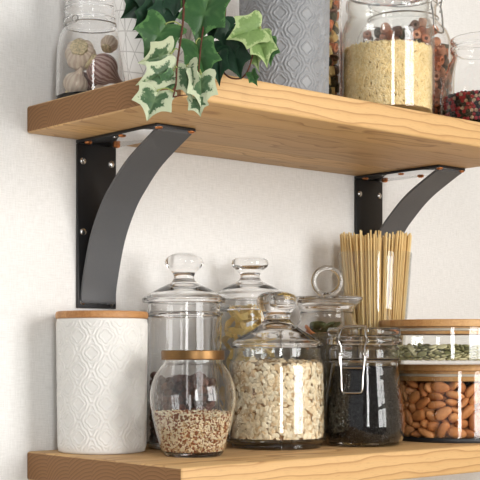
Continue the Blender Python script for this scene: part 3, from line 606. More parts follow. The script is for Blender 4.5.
579,564,180,25,-82,-51,10, 427,664,187,8,-84,-48,23, 382,654,174,22,92,-22,-25, 271,744,176,7,67,-74,-5, 98,825,197,98,-11,7,16, -117,815,185,45,-1,43,78,
-358,704,185,80,32,-15,-48, -402,651,165,19,59,7,78, -641,456,198,86,4,19,-47, -568,502,184,56,9,32,-76, -671,339,193,19,48,-79,-32, -788,187,179,5,-1,55,83,
-799,140,180,93,-32,-14,-13, -742,28,183,31,-52,35,-72, -802,-145,194,8,39,-88,-27, -783,-241,180,86,-7,-10,49, -727,-404,193,96,14,-15,-21, -676,-506,189,27,-20,-32,88,
-438,-620,160,49,26,-82,14, -327,-743,167,59,-37,-25,67, -428,-706,190,97,-15,14,10, -7,-741,163,78,-62,4,-6,
]
REST['pasta'] = [
604,58,67,69,2,71,16, 570,193,65,82,0,0,-58, 519,324,67,25,41,58,66, 432,429,64,59,0,0,-81, 304,487,67,62,51,49,34, 195,579,67,49,-62,-34,-51,
43,575,67,24,64,30,67, -98,604,67,48,-37,-60,-52, -204,488,67,47,31,63,53, -403,365,67,66,-8,70,26, -527,315,65,77,0,0,-63, -569,186,67,58,-54,45,41,
-591,-101,67,41,-12,-70,-58, -548,-238,67,70,28,-65,10, -485,-357,67,28,-70,-10,-65, -389,-456,67,58,-24,-67,-40, -229,-498,67,59,-23,-67,-39, -109,-602,67,21,63,-33,-68,
50,-525,67,66,-64,-29,-25, 188,-569,67,41,45,-55,58, 294,-451,64,0,-4,100,0, 431,-436,65,0,0,100,0, 492,-314,67,8,66,-26,70, 589,-123,67,71,19,68,-1,
607,59,202,70,-70,6,13, 577,202,193,94,0,0,35, 485,303,199,70,0,0,71, 419,420,196,27,9,-70,-65, 323,519,199,0,-96,-29,0, 193,559,199,18,0,0,98,
63,609,202,54,-58,-40,-46, -91,577,202,68,-71,-3,21, -231,568,174,5,67,23,-71, -347,494,168,69,-25,68,6, -463,397,194,53,69,2,-49, -541,290,197,1,84,54,-2,
-564,53,67,45,58,41,54, -580,-196,197,9,-69,-14,-70, -504,-333,204,62,-19,-66,-38, -400,-442,202,41,-70,-12,58, -278,-495,201,37,71,37,-48, -141,-513,192,74,-4,-63,-24,
0,-594,191,36,-17,-75,-53, 138,-584,200,60,14,68,39, 262,-540,195,40,16,70,-58, 396,-446,198,10,-40,-56,-71, 561,-228,149,76,-19,-61,-6, 594,-76,195,75,1,-66,7,
528,35,310,54,59,-42,43, 569,189,326,66,44,55,-25, 524,313,330,43,66,-26,56, 428,418,331,49,-71,2,-51, 321,523,330,70,65,-28,-10, 159,500,331,61,-69,-17,-36,
39,612,336,66,64,-29,25, -106,603,336,38,52,48,60, -239,561,308,48,-33,-63,52, -350,488,305,21,-71,-4,-67, -461,404,326,1,-45,-89,2, -535,292,329,63,-45,57,27,
-557,155,202,20,-64,33,-66, -610,-48,204,69,-6,72,0, -452,-309,332,2,-32,-52,79, -392,-465,336,51,-70,-6,51, -266,-547,326,67,35,65,3, -134,-597,298,72,2,-66,-18,
9,-531,316,1,67,4,-74, 149,-584,335,69,12,-71,-7, 307,-474,314,66,-75,3,11, 463,-330,201,53,17,-69,-47, 562,-238,285,7,35,64,-68, 602,-105,329,30,22,-72,58,
565,39,443,61,68,23,-35, 550,201,460,5,51,45,73, 471,311,459,56,35,-74,13, 358,394,462,0,-97,-23,0, 315,524,462,100,0,0,-5, 193,578,462,32,50,-51,-63,
53,608,470,6,-70,12,-71, -78,524,443,16,-71,2,-69, -211,486,417,21,-71,-3,-67, -356,497,436,85,0,0,53, -457,403,458,32,-68,18,63, -510,143,392,31,56,-45,-62,
-538,52,296,69,21,68,10, -566,-227,325,1,21,-97,-9, -417,-323,466,73,-33,-54,-25, -370,-468,473,91,-7,16,38, -238,-504,452,18,48,-48,-71, -120,-588,432,67,0,12,73,
21,-559,448,47,-32,51,65, 172,-585,470,60,-18,-70,36, 273,-466,446,64,13,68,33, 487,-366,334,49,76,6,-41, 513,-227,410,71,42,39,41, 521,-94,437,77,-62,16,1,
553,23,576,78,3,1,62, 574,159,592,84,0,-3,54, 463,257,589,16,48,-53,68, 413,388,594,6,-44,54,71, 308,506,594,51,34,-62,49, 168,500,570,1,-69,20,70,
29,527,578,70,13,70,6, -109,602,550,16,-70,3,-69, -211,485,552,26,70,8,-66, -359,469,568,70,-66,-26,9, -537,294,460,96,-2,2,30, -611,22,425,5,0,-7,100,
-601,-98,334,71,-63,14,28, -555,-260,453,6,-2,6,-100, -471,-372,581,67,35,64,-14, -334,-412,589,65,20,69,-25, -229,-488,586,5,-58,38,72, -103,-540,556,72,-34,-60,-1,
40,-606,575,12,-73,5,-67, 192,-569,605,69,44,-57,-8, 276,-450,582,8,66,26,-70, 408,-459,454,71,3,0,-70, 455,-330,473,9,60,-40,-69, 576,-161,550,78,7,-57,-26,
609,25,705,5,72,12,69, 541,153,722,13,-68,6,-72, 531,288,709,76,3,9,64, 452,403,728,61,-68,-19,37, 351,489,723,45,-76,-5,-47, 182,495,705,36,-70,-17,60,
23,603,706,19,-35,-66,-64, -121,581,691,81,-58,0,1, -297,533,678,13,-44,-16,-87, -471,393,592,4,37,-93,2, -586,142,524,3,68,-8,72, -608,-2,560,59,-53,-44,-42,
-532,-118,450,30,-75,32,-49, -553,-265,585,100,4,2,4, -408,-345,722,7,28,96,2, -384,-477,720,2,-2,1,100, -255,-517,715,37,-42,-43,-71, -121,-585,681,49,66,44,-35,
14,-530,689,73,-7,67,-12, 139,-583,739,36,-44,-60,-56, 314,-524,689,68,28,-67,10, 432,-411,589,6,65,-25,71, 535,-292,588,22,96,-16,-5, 598,-124,689,52,-43,58,47,
609,36,837,93,0,3,36, 507,144,856,62,-49,-51,-34, 526,287,843,66,-16,-62,40, 455,409,862,94,-1,-1,-34, 348,493,862,5,65,-24,72, 205,488,840,72,22,66,-4,
104,591,815,77,60,-21,-3, -188,496,786,29,38,84,28, -413,416,737,40,48,-64,44, -547,270,615,55,-81,9,-19, -593,145,661,5,42,-90,8, -599,3,698,71,68,18,0,
-521,-127,590,41,-35,-59,-60, -549,-271,718,67,-10,70,22, -469,-374,846,14,-47,56,67, -385,-478,851,1,-36,93,-3, -264,-542,849,73,18,66,-2, -138,-593,818,64,-42,-59,27,
1,-583,818,41,39,-66,48, 147,-593,885,22,55,-2,-81, 257,-546,823,72,58,32,-18, 404,-405,722,32,-70,14,62, 547,-248,712,72,-30,-60,19, 603,-99,822,0,41,91,-2,
604,34,969,48,-41,-59,-51, 586,170,963,68,-61,-36,-17, 530,303,981,44,9,68,-57, 452,412,991,1,38,92,-1, 309,431,995,57,71,10,-41, 228,568,947,62,-54,-48,31,
-58,608,830,5,94,-7,-33, -314,508,856,75,61,16,22, -425,436,890,13,-6,-3,-99, -458,262,716,33,45,36,-75, -574,191,785,41,-34,60,-61, -608,62,832,49,-3,9,87,
-586,-130,714,44,68,-40,-43, -552,-260,852,70,19,-68,8, -500,-350,977,50,10,67,-54, -348,-399,978,9,-62,39,67, -273,-539,984,40,67,15,61, -144,-582,950,23,-3,-11,-97,
-4,-603,953,51,-37,-53,-56, 166,-500,982,15,-84,-1,-51, 309,-524,942,24,24,-94,6, 394,-463,849,73,-49,-49,-2, 498,-347,805,3,29,40,87, 533,-213,850,68,28,66,-12,
610,49,1103,43,-60,41,-54, 585,184,1095,1,100,1,0, 460,264,1090,46,7,68,-57, 448,416,1120,1,94,-33,1, 339,502,1130,64,-47,54,29, 223,570,1081,68,-40,-60,14,
-154,557,914,69,51,47,-19, -277,541,983,78,41,-41,-24, -389,462,1019,50,15,69,-50, -446,287,860,41,-72,-26,-49, -566,214,918,58,3,-73,-36, -605,87,958,99,-9,1,-13,
-595,-74,845,37,74,-23,-51, -586,-166,946,36,71,-24,-56, -452,-313,1095,11,13,16,97, -396,-446,1096,3,40,40,82, -294,-537,1114,1,-63,77,-3, -131,-511,1071,73,19,66,-1,
80,-599,1059,19,-3,-63,-75, 231,-567,1081,4,53,19,-83, 359,-495,1063,31,26,82,40, 443,-417,966,36,-20,71,-56, 471,-262,964,35,-64,16,66, 594,-120,954,71,-18,-68,3,
609,37,1236,4,-61,-79,-1, 584,175,1226,50,61,-34,51, 461,269,1224,55,68,-3,49, 422,429,1257,64,-69,-32,10, 184,505,1206,65,-51,41,39, 46,606,948,9,91,40,9,
-120,593,1038,69,3,13,71, -203,486,1108,71,-63,-33,1, -354,498,1141,70,-15,3,-69, -493,330,980,48,-33,47,-67, -567,231,1053,15,68,-13,71, -589,96,1092,30,69,8,65,
-599,-44,1006,35,72,-28,-53, -568,-218,1074,24,75,3,-62, -446,-288,1229,73,54,42,-1, -420,-442,1234,69,29,62,-23, -310,-518,1245,34,67,-15,65, -172,-585,1177,63,-17,66,-37,
-8,-529,1176,68,-32,42,-51, 293,-529,1198,61,30,63,-37, 358,-392,1150,46,-64,62,1, 494,-355,1078,30,-65,16,68, 567,-225,1081,27,45,48,-70, 605,-95,1085,27,0,5,96,
612,-4,1365,40,43,59,-55, 535,129,1347,64,34,40,56, 508,343,1330,23,-62,44,61, 386,476,1398,90,2,1,44, 318,523,1260,8,84,54,3, 15,534,1084,44,55,43,-56,
-87,606,1171,98,-5,16,-11, -203,565,1237,51,-18,-70,-46, -281,449,1269,74,9,-58,33, -457,389,1115,33,-80,7,50, -536,294,1174,2,-7,-12,-99, -588,172,1207,65,-11,-8,-75,
-600,-83,1136,11,62,18,76, -565,-214,1208,1,-100,7,-6, -512,-336,1338,58,24,65,-42, -418,-446,1371,17,-64,35,66, -262,-468,1372,23,-61,-47,-60, -182,-568,1312,62,-49,58,22,
-22,-611,1289,84,9,53,11, 140,-595,1202,14,-92,20,-31, 372,-476,1294,29,71,-28,58, 500,-355,1232,2,-16,-99,5, 560,-233,1220,65,-64,38,17, 602,-103,1221,69,-71,16,2,
544,-19,1487,79,8,58,18, 526,230,1444,64,-50,49,-33, 482,376,1461,66,27,-67,19, 240,476,1388,63,-53,49,28, 118,515,1338,49,-31,62,53, 65,608,1212,5,-37,-93,2,
-3,608,1351,23,-67,30,-64, -142,586,1363,49,-54,55,-41, -289,537,1371,49,-25,-55,63, -419,417,1284,50,-72,-48,8, -528,311,1305,50,-18,68,-51, -578,184,1340,59,-68,42,11,
-599,-83,1279,64,4,-77,4, -571,-216,1344,82,-1,-1,-57, -444,-288,1445,9,42,-54,72, -424,-426,1504,9,91,-39,0, -285,-455,1508,10,40,50,-76, -96,-604,1413,30,-31,-4,90,
96,-602,1374,18,87,-25,-39, 221,-570,1307,7,-77,-47,42, 372,-476,1432,55,67,-20,-47, 474,-389,1368,100,0,0,-4, 538,-272,1361,33,51,48,-63, 512,-126,1330,19,-1,-71,68,
591,-147,1586,51,-36,60,50, 587,122,1502,44,-44,-41,67, 527,298,1565,93,-33,-7,14, 351,395,1553,88,32,33,8, 269,545,1520,0,-66,32,68, 136,594,1472,39,68,29,55,
5,601,1486,39,48,-48,-62, -132,598,1500,5,47,-88,-2, -228,493,1489,39,79,-20,43, -400,461,1421,60,-54,59,-1, -494,358,1426,80,-15,-2,-58, -559,245,1462,67,-17,-71,-15,
-601,43,1239,25,-37,71,55, -580,-196,1475,69,37,-61,-15, -521,-319,1552,27,55,-41,68, -367,-383,1627,68,-39,-61,-9, -184,-580,1519,97,-8,-22,9, 16,-543,1473,80,59,5,-6,
148,-579,1529,54,-52,28,60, 244,-520,1455,52,-73,9,44, 378,-482,1566,2,86,-51,-1, 475,-388,1497,75,0,0,66, 539,-271,1495,63,-47,53,32, 582,-147,1451,83,-2,10,-55,
526,-277,1630,68,62,-33,20, 540,27,1620,55,33,51,57, 511,178,1630,61,18,-76,-6, 463,385,1650,20,-36,-49,77, 355,500,1673,5,98,-16,11, 224,498,1637,92,17,-5,-36,
127,598,1608,53,-4,2,-85, -8,608,1619,4,-22,-97,1, -190,509,1622,57,57,56,-19, -328,413,1525,13,-72,-36,-57, -468,379,1554,25,25,-70,-62, -598,119,1496,11,90,41,-7,
-596,57,1376,69,60,11,-40, -609,-69,1426,99,-14,-2,-3, -507,-162,1608,17,64,40,63, -409,-433,1743,16,-26,95,8, -70,-602,1592,74,-65,-9,-14, 257,-545,1602,75,-56,-31,-19,
]
REST['pastab'] = [
350,3,65,65,-27,65,-27, 312,169,65,69,39,-59,-14, 126,339,65,33,-48,52,-63, -45,280,65,68,62,33,-20, -206,274,65,70,-24,-66,-6, -234,144,65,24,70,-6,66,
-365,-25,64,0,-79,-61,0, -328,-152,65,25,-7,70,-66, -238,-254,65,56,65,-27,-43, 43,-345,65,27,27,-65,65, 173,-322,66,93,0,-1,38, 280,-229,65,59,22,-67,38,
333,-89,159,72,10,65,23, 273,204,194,45,56,41,56, 123,238,155,4,-65,40,-64, -126,337,176,41,16,66,-61, -288,225,194,64,0,0,77, -264,61,164,22,66,57,-45,
-353,-98,194,0,68,-73,0, -266,-210,194,58,-46,-56,-37, -87,-303,65,70,70,8,-11, 2,-364,190,12,63,76,10, 137,-333,194,41,14,69,-58, 203,-178,160,70,-23,62,28,
269,75,173,26,-64,28,-67, 351,100,307,53,4,-3,85, 195,307,276,73,30,9,61, 37,342,190,69,-33,53,36, -186,299,294,51,-61,30,53, -338,43,272,42,-2,-84,-34,
-341,-130,323,0,-7,100,0, -197,-187,304,19,57,-46,66, -152,-321,192,71,29,63,-11, -34,-355,316,45,-44,56,55, 98,-318,322,3,61,79,6, 239,-256,268,39,80,-5,46,
265,-21,287,37,49,59,-53, 350,86,436,65,64,38,-17, 284,210,341,58,2,-64,50, -58,327,294,17,-41,61,66, -246,252,401,93,18,-25,-17, -232,130,305,33,12,-83,44,
-339,-9,421,9,-66,-4,75, -270,-241,400,38,67,-21,60, -164,-326,321,93,-1,-1,38, 103,-336,460,55,-27,-64,-46, 223,-282,406,58,-67,0,46, 330,-157,277,89,7,-9,44,
363,-43,405,5,-96,-29,-2, 267,189,512,70,27,-64,16, 213,279,432,39,-54,-74,-11, 84,345,335,86,-6,-45,-24, -48,284,430,54,-65,-31,-43, -318,119,408,12,-84,35,-40,
-343,-25,554,75,26,-61,3, -229,-136,487,53,-50,-65,-23, -116,-262,451,27,58,41,-65, -27,-365,446,99,0,-2,-15, 170,-209,534,47,-62,8,-62, 307,-168,407,70,-29,-62,-20,
360,-59,533,69,3,-4,73, 348,71,565,35,17,72,-57, 182,304,573,23,-37,29,-85, 79,279,464,28,-15,50,81, -155,327,495,85,-4,42,32, -290,206,517,83,-43,18,-30,
-333,120,608,11,69,-2,71, -245,-106,612,51,52,-23,64, -226,-262,565,64,-56,45,-27, -81,-343,573,17,39,60,-68, 171,-316,619,15,-57,-51,62, 312,-185,535,77,5,3,-64,
337,-88,660,67,-51,-47,27, 271,241,648,15,17,-26,-94, 116,340,682,48,66,33,-48, -5,268,578,69,36,44,46, -218,286,603,12,83,35,-41, -292,215,690,66,35,6,-66,
-365,8,681,12,78,-61,10, -329,-113,722,43,27,53,68, -170,-321,684,7,66,-72,-21, 51,-361,588,29,-9,-4,95, 104,-263,724,74,59,-7,31, 284,-222,660,64,42,-61,19,
356,62,716,70,40,37,-46, 208,284,754,27,-11,-62,73, 92,350,817,19,0,-71,68, -16,365,703,1,-79,-61,1, -142,322,708,77,54,34,-3, -230,278,796,92,-27,22,-16,
-326,11,816,67,39,57,29, -334,-137,863,29,-69,2,-66, -262,-227,708,54,7,-80,25, -4,-348,709,1,-60,-20,-77, 257,-189,786,24,58,-2,78, 353,-77,792,39,-47,-48,-63,
356,70,856,10,78,-61,12, 308,194,794,58,-26,10,77, 197,293,886,63,-64,44,4, -56,355,833,63,24,67,30, -184,311,918,41,-59,69,-8, -293,190,932,24,-46,40,-75,
-317,145,804,63,-14,-77,-2, -360,-64,980,84,-11,-10,-52, -244,-262,838,48,15,-57,-65, -122,-320,807,42,5,-70,58, 209,-297,843,56,-27,0,-78, 260,-70,890,57,78,-26,-4,
348,97,982,17,0,-81,-57, 295,215,937,61,-1,-12,-79, 100,349,957,21,-41,-89,3, -33,304,953,42,-9,-56,-71, -124,235,1030,8,65,48,58, -283,221,1061,42,-6,-62,66,
-344,66,937,4,-24,-57,79, -290,-197,975,41,69,-18,-57, -190,-306,952,14,2,-99,-8, -4,-365,851,13,18,-2,-97, 111,-338,917,24,2,-65,-72, 321,-162,968,30,3,-80,53,
353,-36,1057,11,53,77,-34, 312,182,1093,68,51,-7,52, 211,288,1041,14,-25,-62,73, 16,348,1084,48,-37,56,56, -137,317,1140,82,13,54,16, -219,193,1174,3,52,-12,-84,
-350,103,1062,9,88,46,-8, -267,-15,1105,63,-38,58,-34, -201,-300,1093,11,74,-33,58, -40,-265,969,11,68,7,72, 103,-345,1065,19,55,4,-82, 209,-269,1012,51,84,19,2,
357,52,1155,35,-81,40,24, 234,220,1192,60,-54,-3,-59, 132,335,1159,70,27,19,63, -22,343,1210,13,78,59,19, -204,303,1255,88,4,-23,40, -347,90,1202,5,71,-17,69,
-338,-92,1215,18,50,38,76, -318,-171,1102,39,-70,7,-59, -121,-240,1180,78,1,-50,-37, -53,-357,1083,27,-66,52,-47, 175,-296,1169,12,78,27,55, 218,-154,1086,29,31,20,-88,
308,-101,1167,28,-47,-77,33, 326,138,1248,16,66,22,-70, 148,225,1291,18,41,-80,-39, -89,338,1321,84,-6,52,-10, -245,258,1369,85,-42,32,-1, -303,162,1301,24,51,-30,77,
-362,-1,1313,41,-89,16,8, -280,-214,1219,71,-29,65,4, -96,-346,1254,11,51,-22,-83, 19,-359,1193,24,20,8,95, 181,-235,1290,86,-22,6,-46, 298,-209,1238,29,-20,-16,-92,
359,44,1335,26,58,73,-25, 293,207,1356,29,-3,-90,-32, 156,328,1414,26,14,95,-7, 42,352,1351,55,56,-44,44, -236,166,1464,94,32,3,10, -327,70,1422,14,-53,48,-68,
-321,-166,1334,1,47,-83,30, -202,-284,1313,25,66,47,-53, -12,-280,1347,16,-8,78,60, 95,-348,1300,20,-24,-95,8, 275,-220,1396,70,-52,-42,25, 257,-84,1329,50,-68,53,9,
348,-46,1431,4,-62,15,77, 331,116,1446,19,33,-27,88, 97,345,1529,21,-85,-21,44, -29,277,1458,50,-37,56,55, -155,328,1435,66,-9,-23,71, -236,273,1560,75,52,-34,-23,
-348,-78,1431,6,-18,93,-31, -265,-243,1426,48,46,-9,74, 7,-361,1487,38,-6,6,-92, 140,-321,1420,13,-38,-41,82, 250,-266,1534,96,-4,2,-28, 315,-151,1504,53,-16,78,-30,
348,19,1550,58,-6,81,-1, 248,254,1471,48,1,-66,58, 202,284,1592,85,5,50,-14, -87,347,1575,0,27,1,-96, -251,-133,1502,0,3,91,-40, -243,116,1609,41,-32,-21,-83,
-342,32,1547,40,32,-62,-60, -131,-341,1460,9,-55,-83,2, 12,-360,1617,99,4,8,9, 116,-266,1541,78,49,-10,38,
]
REST['berry'] = [
288,18,56,15,-68,-70,-14, 245,123,55,2,19,-35,91, 157,356,54,28,-66,-63,30, -46,325,55,34,-92,-11,-15, -163,224,58,60,59,52,-14, -242,146,60,41,57,-54,47,
-387,-5,54,91,41,0,5, -277,-77,54,43,59,-56,-39, -206,-171,54,57,79,14,15, -107,-235,54,19,38,69,58, 39,-256,57,54,-7,59,-60, 114,-379,54,58,-80,-16,10,
338,-114,54,65,-14,28,-70, 374,109,55,99,1,14,10, 328,209,54,83,32,19,42, 257,302,55,41,-76,51,-3, 47,394,55,37,-91,14,15, -162,353,54,68,49,-31,-45,
-255,294,54,59,59,-48,-25, -354,103,55,9,34,-85,39, -369,-138,55,92,4,14,-37, -231,-120,148,9,-8,-53,84, -202,-288,54,37,-80,44,-18, -43,-310,111,34,90,3,26,
228,-186,54,96,17,1,-20, 396,-8,54,69,-8,15,-70, 278,-7,162,3,99,0,-10, 357,92,164,7,16,-63,76, 148,210,54,7,-15,-91,38, -96,268,132,77,51,-14,-36,
-212,330,149,16,-61,-48,61, -331,215,60,24,-56,-68,-42, -241,88,161,45,41,-47,-63, -260,38,54,14,-8,57,-81, -309,-235,54,39,89,21,9, -266,-292,142,76,51,-28,-30,
-3,-396,58,21,37,56,-71, 149,-265,61,59,45,40,-53, 241,-85,96,29,51,-81,6, 374,-119,157,12,90,-11,-39, 240,97,165,78,-45,40,19, 237,208,122,67,34,58,30,
60,285,58,49,64,1,59, -95,384,135,3,-49,52,-70, -253,222,140,47,87,10,-9, -386,-69,143,4,31,94,15, -342,-190,148,44,21,-62,-61, -244,-312,249,94,20,15,-25,
-173,-229,144,16,73,65,11, -123,-377,55,1,98,-4,19, 269,-291,54,9,-26,95,13, 331,-211,112,13,99,5,2, 394,-10,169,76,3,-65,3, 339,204,165,51,-18,24,81,
171,355,163,7,28,1,-96, 17,260,156,25,82,-49,-16, -38,341,219,22,-59,77,13, -303,255,236,43,-79,-9,43, -384,-94,254,33,-45,-25,-79, -283,-18,147,10,99,-7,10,
-166,-346,158,42,71,17,-54, -69,-246,196,12,-25,19,94, 79,-319,137,84,-37,-16,37, 175,-192,151,65,-27,53,-48, 338,-200,222,2,-99,-2,-15, 392,43,272,25,-43,31,81,
361,153,266,22,6,11,97, 265,290,187,8,-10,-75,-65, 48,382,165,68,3,-27,68, -100,236,236,6,-99,0,10, -365,153,152,79,34,48,15, -386,44,151,38,-92,2,-4,
-274,-87,245,71,-7,16,-69, -252,-207,216,73,-25,-55,-30, -92,-385,239,69,58,-42,9, 77,-249,226,16,-78,-61,0, 194,-345,126,3,-48,69,-55, 274,-283,175,66,53,-50,20,
261,-32,267,30,-3,5,95, 243,187,232,71,59,28,27, 137,217,167,57,-58,-23,-54, 99,301,228,80,3,-57,18, -230,320,293,8,-92,2,-39, -302,145,240,40,2,-90,-17,
-284,30,247,16,-24,88,-38, -342,-196,278,55,-35,51,-55, -218,-151,314,36,33,-62,-61, -5,-394,172,22,14,9,-96, 94,-384,230,55,60,54,-22, 174,-300,222,59,5,-36,-72,
256,-125,200,82,-11,-8,56, 383,-72,261,6,18,2,-98, 289,267,295,17,55,-60,55, 200,332,269,17,-75,-60,20, 5,262,280,33,-31,49,-74, -144,366,237,21,87,42,16,
-191,171,222,58,-27,64,43, -236,106,319,79,-58,-8,17, -369,-127,363,44,-84,-15,30, -290,-227,369,2,92,36,13, -147,-217,266,29,21,18,-92, -12,-295,281,32,-12,63,-70,
172,-193,262,53,-12,-30,-78, 287,-272,294,27,-77,10,57, 286,75,267,55,-49,61,28, 319,231,397,14,-69,-63,-32, 131,368,347,67,14,10,-72, 53,390,273,17,18,-80,-54,
-129,280,334,43,4,-74,-52, -226,215,321,84,-53,5,-4, -392,59,258,56,-31,22,-74, -259,-28,338,41,89,-19,-6, -231,-321,360,64,14,-59,47, -127,-312,313,32,-94,-10,-4,
87,-270,335,5,-81,-53,24, 201,-337,325,2,-98,15,-15, 250,-135,313,12,-86,-19,46, 257,-48,376,14,21,-34,91, 221,142,331,28,23,-55,-75, 146,217,282,96,-21,-15,5,
79,257,359,37,38,-79,-31, -81,386,327,75,-58,26,17, -342,195,333,1,57,49,-65, -344,82,355,17,-37,-53,74, -390,-22,338,5,25,-79,-56, -268,-280,462,94,-6,5,33,
-14,-395,326,9,99,-11,-3, 100,-384,348,77,10,62,13, 169,-195,372,63,-45,-46,44, 357,-165,328,66,45,-58,-18, 327,37,365,87,-32,31,-20, 373,134,379,61,-37,-42,-56,
226,316,373,91,-18,7,36, 26,396,379,92,35,-16,4, -30,297,379,62,4,-6,78, -288,270,396,35,-50,25,-75, -257,101,426,25,87,-40,-12, -263,-116,408,18,-95,27,-5,
-170,-229,374,87,-48,11,3, -49,-253,376,6,-10,88,-45, 76,-384,464,44,-4,59,-67, 148,-309,419,83,12,7,-53, 280,-211,392,31,-15,-71,61, 384,-66,370,13,33,68,64,
273,127,428,57,-29,-73,24, 259,292,473,18,-81,-51,22, 76,388,487,64,17,-70,28, -196,339,401,39,-63,-59,33, -186,187,419,61,74,-16,-23, -396,29,436,20,-69,63,-30,
-384,-84,464,24,24,67,-67, -212,-335,535,46,-33,-82,1, -141,-366,408,10,48,-41,-77, 49,-256,436,84,-4,-1,53, 180,-352,515,87,17,-10,46, 254,-304,442,58,26,-68,38,
229,-126,449,31,93,10,19, 192,169,499,22,55,74,32, 172,213,397,47,-15,85,-17, 44,282,459,56,18,18,79, -112,264,443,39,85,-36,-5, -240,151,523,17,46,-81,-32,
-364,154,437,15,89,26,34, -290,-9,441,82,-46,-21,26, -147,-267,474,46,-49,-51,54, -33,-389,433,41,-38,78,-28, 93,-384,576,39,23,32,-84, 281,-215,503,44,66,-61,-4,
360,-151,441,22,4,-97,11, 257,1,476,2,75,45,-49, 355,172,486,11,-83,-27,49, 151,311,456,63,8,-27,-73, -35,394,476,76,-45,29,36, -148,219,536,32,34,82,34,
-311,238,501,12,-56,-82,2, -328,76,509,6,61,61,51, -204,-167,488,5,-14,99,7, -276,-240,564,61,-12,49,61, -41,-282,498,1,67,-28,-69, 144,-213,481,32,70,-50,41,
202,-156,554,29,-42,14,-85, 392,-52,479,5,66,69,-28, 377,63,468,6,-6,99,-12, 284,90,531,1,-1,-73,-69, 213,334,563,12,-94,27,-19, 40,254,562,96,29,3,-2,
-142,366,496,47,68,26,50, -233,316,535,13,75,54,36, -257,20,568,8,88,44,13, -278,-85,518,39,-2,-54,75, -342,-185,453,16,4,83,-53, -106,-375,514,62,35,37,60,
63,-280,541,17,-44,85,-24, 175,-264,582,60,79,-3,11, 302,-88,531,24,-60,76,-2, 395,9,571,28,-62,3,-74, 282,213,558,50,-8,76,40, 153,241,583,65,-21,-43,59,
-1,372,581,44,-65,-19,59, -67,294,540,9,-63,42,-65, -108,241,634,47,-1,10,88, -390,63,602,89,-2,-17,42, -393,-50,569,54,-7,0,84, -354,-160,559,98,-2,0,21,
-237,-314,645,86,-40,-31,7, -18,-388,580,72,33,-19,-58, 293,-262,607,16,-11,-90,-40, 356,-174,577,17,-70,-64,-28, 255,-100,629,28,16,66,68, 215,140,605,63,0,7,78,
1,257,665,33,86,-33,19, 107,380,598,67,-62,34,-24, -113,380,604,77,53,33,-15, -356,170,581,87,3,49,-2, -324,-28,651,19,10,18,96, -241,-104,617,87,38,30,1,
-177,-193,591,26,-18,-23,-92, -124,-288,582,41,5,-87,-28, -20,-261,610,73,22,12,64, 183,-351,649,38,-14,53,-74, 345,-193,684,89,-36,-20,21, 261,5,597,4,84,-1,55,
380,115,588,54,-53,24,61, 277,281,645,54,80,9,-23, -37,386,686,67,7,-2,-74, -216,330,644,40,86,29,-13, -243,229,602,8,-8,-9,99, -230,121,627,96,4,-15,22,
-250,-74,723,21,-35,87,-27, -372,-125,660,19,96,-22,0, -121,-232,677,23,-72,-59,27, -33,-395,687,18,-18,96,9, 83,-248,647,10,-68,-70,-19, 234,-124,734,90,29,1,-33,
297,88,666,28,11,-36,88, 342,191,658,36,14,38,-84, 185,345,670,7,63,-72,29, 68,342,693,10,40,72,56, -188,244,708,3,-45,34,82, -322,141,683,18,-67,-69,20,
-389,56,713,73,-55,-5,-41, -358,-165,761,62,-30,29,-66, -222,-180,698,46,-66,-38,-47, -140,-370,664,42,37,-63,54, 82,-384,689,75,39,-50,-18, 268,-291,712,90,-29,-29,12,
361,-73,643,45,-19,-82,31, 396,32,683,43,-63,-61,22, 265,177,735,22,-83,-45,-26, 170,204,685,48,73,22,43, 137,372,771,22,-10,-92,31, -83,286,730,72,6,-24,-66,
-302,258,689,38,2,19,-90, -387,-53,741,63,73,-21,15, -297,-255,734,21,-22,95,0, -211,-332,751,48,68,-40,-38, -101,-317,754,28,81,45,-26, 4,-290,713,7,37,75,54,
182,-189,662,77,-64,8,-4, 340,-198,796,79,-50,-29,-21, 375,-104,748,2,4,-42,-91, 319,236,818,33,-38,-17,85, 232,281,751,12,-98,-3,16, -86,385,789,85,25,41,-24,
-182,349,746,32,93,-6,-16, -220,143,737,20,35,82,39, -258,44,701,53,-85,0,6, -285,-16,810,44,-20,44,76, -152,-208,783,25,45,31,80, -64,-250,833,46,-16,-75,-45,
-36,-395,796,69,71,13,4, 133,-255,743,25,-79,41,38, 229,-224,789,57,35,-74,2, 249,73,765,55,-67,-50,-4, 174,188,795,35,-80,34,-35, 208,330,846,40,-72,-47,32,
85,242,744,46,46,-64,41, -132,219,806,61,65,9,44, -344,195,777,11,-39,73,-56, -307,93,790,33,-14,71,-61, -391,20,822,62,-71,-25,-23, -256,-150,803,2,68,68,27,
-144,-368,850,4,1,51,-86, 69,-341,789,14,54,-81,-18, 179,-354,760,80,-56,9,22, 285,-105,828,50,-85,12,15, 279,-22,707,63,-66,-36,17, 364,120,745,67,27,56,41,
111,259,855,26,-2,57,-78, 26,395,789,44,64,-10,63, 3,285,804,36,48,70,-40, -259,275,791,43,22,-87,3, -371,133,870,63,22,13,73, -320,-234,841,78,38,-4,-49,
-209,-275,848,22,29,84,-41, -30,-337,889,6,4,-11,-99, 43,-254,854,59,36,-72,0, 144,-211,858,82,-17,-54,-5, 391,-3,787,17,27,-64,70, 281,2,840,84,-52,15,11,
]

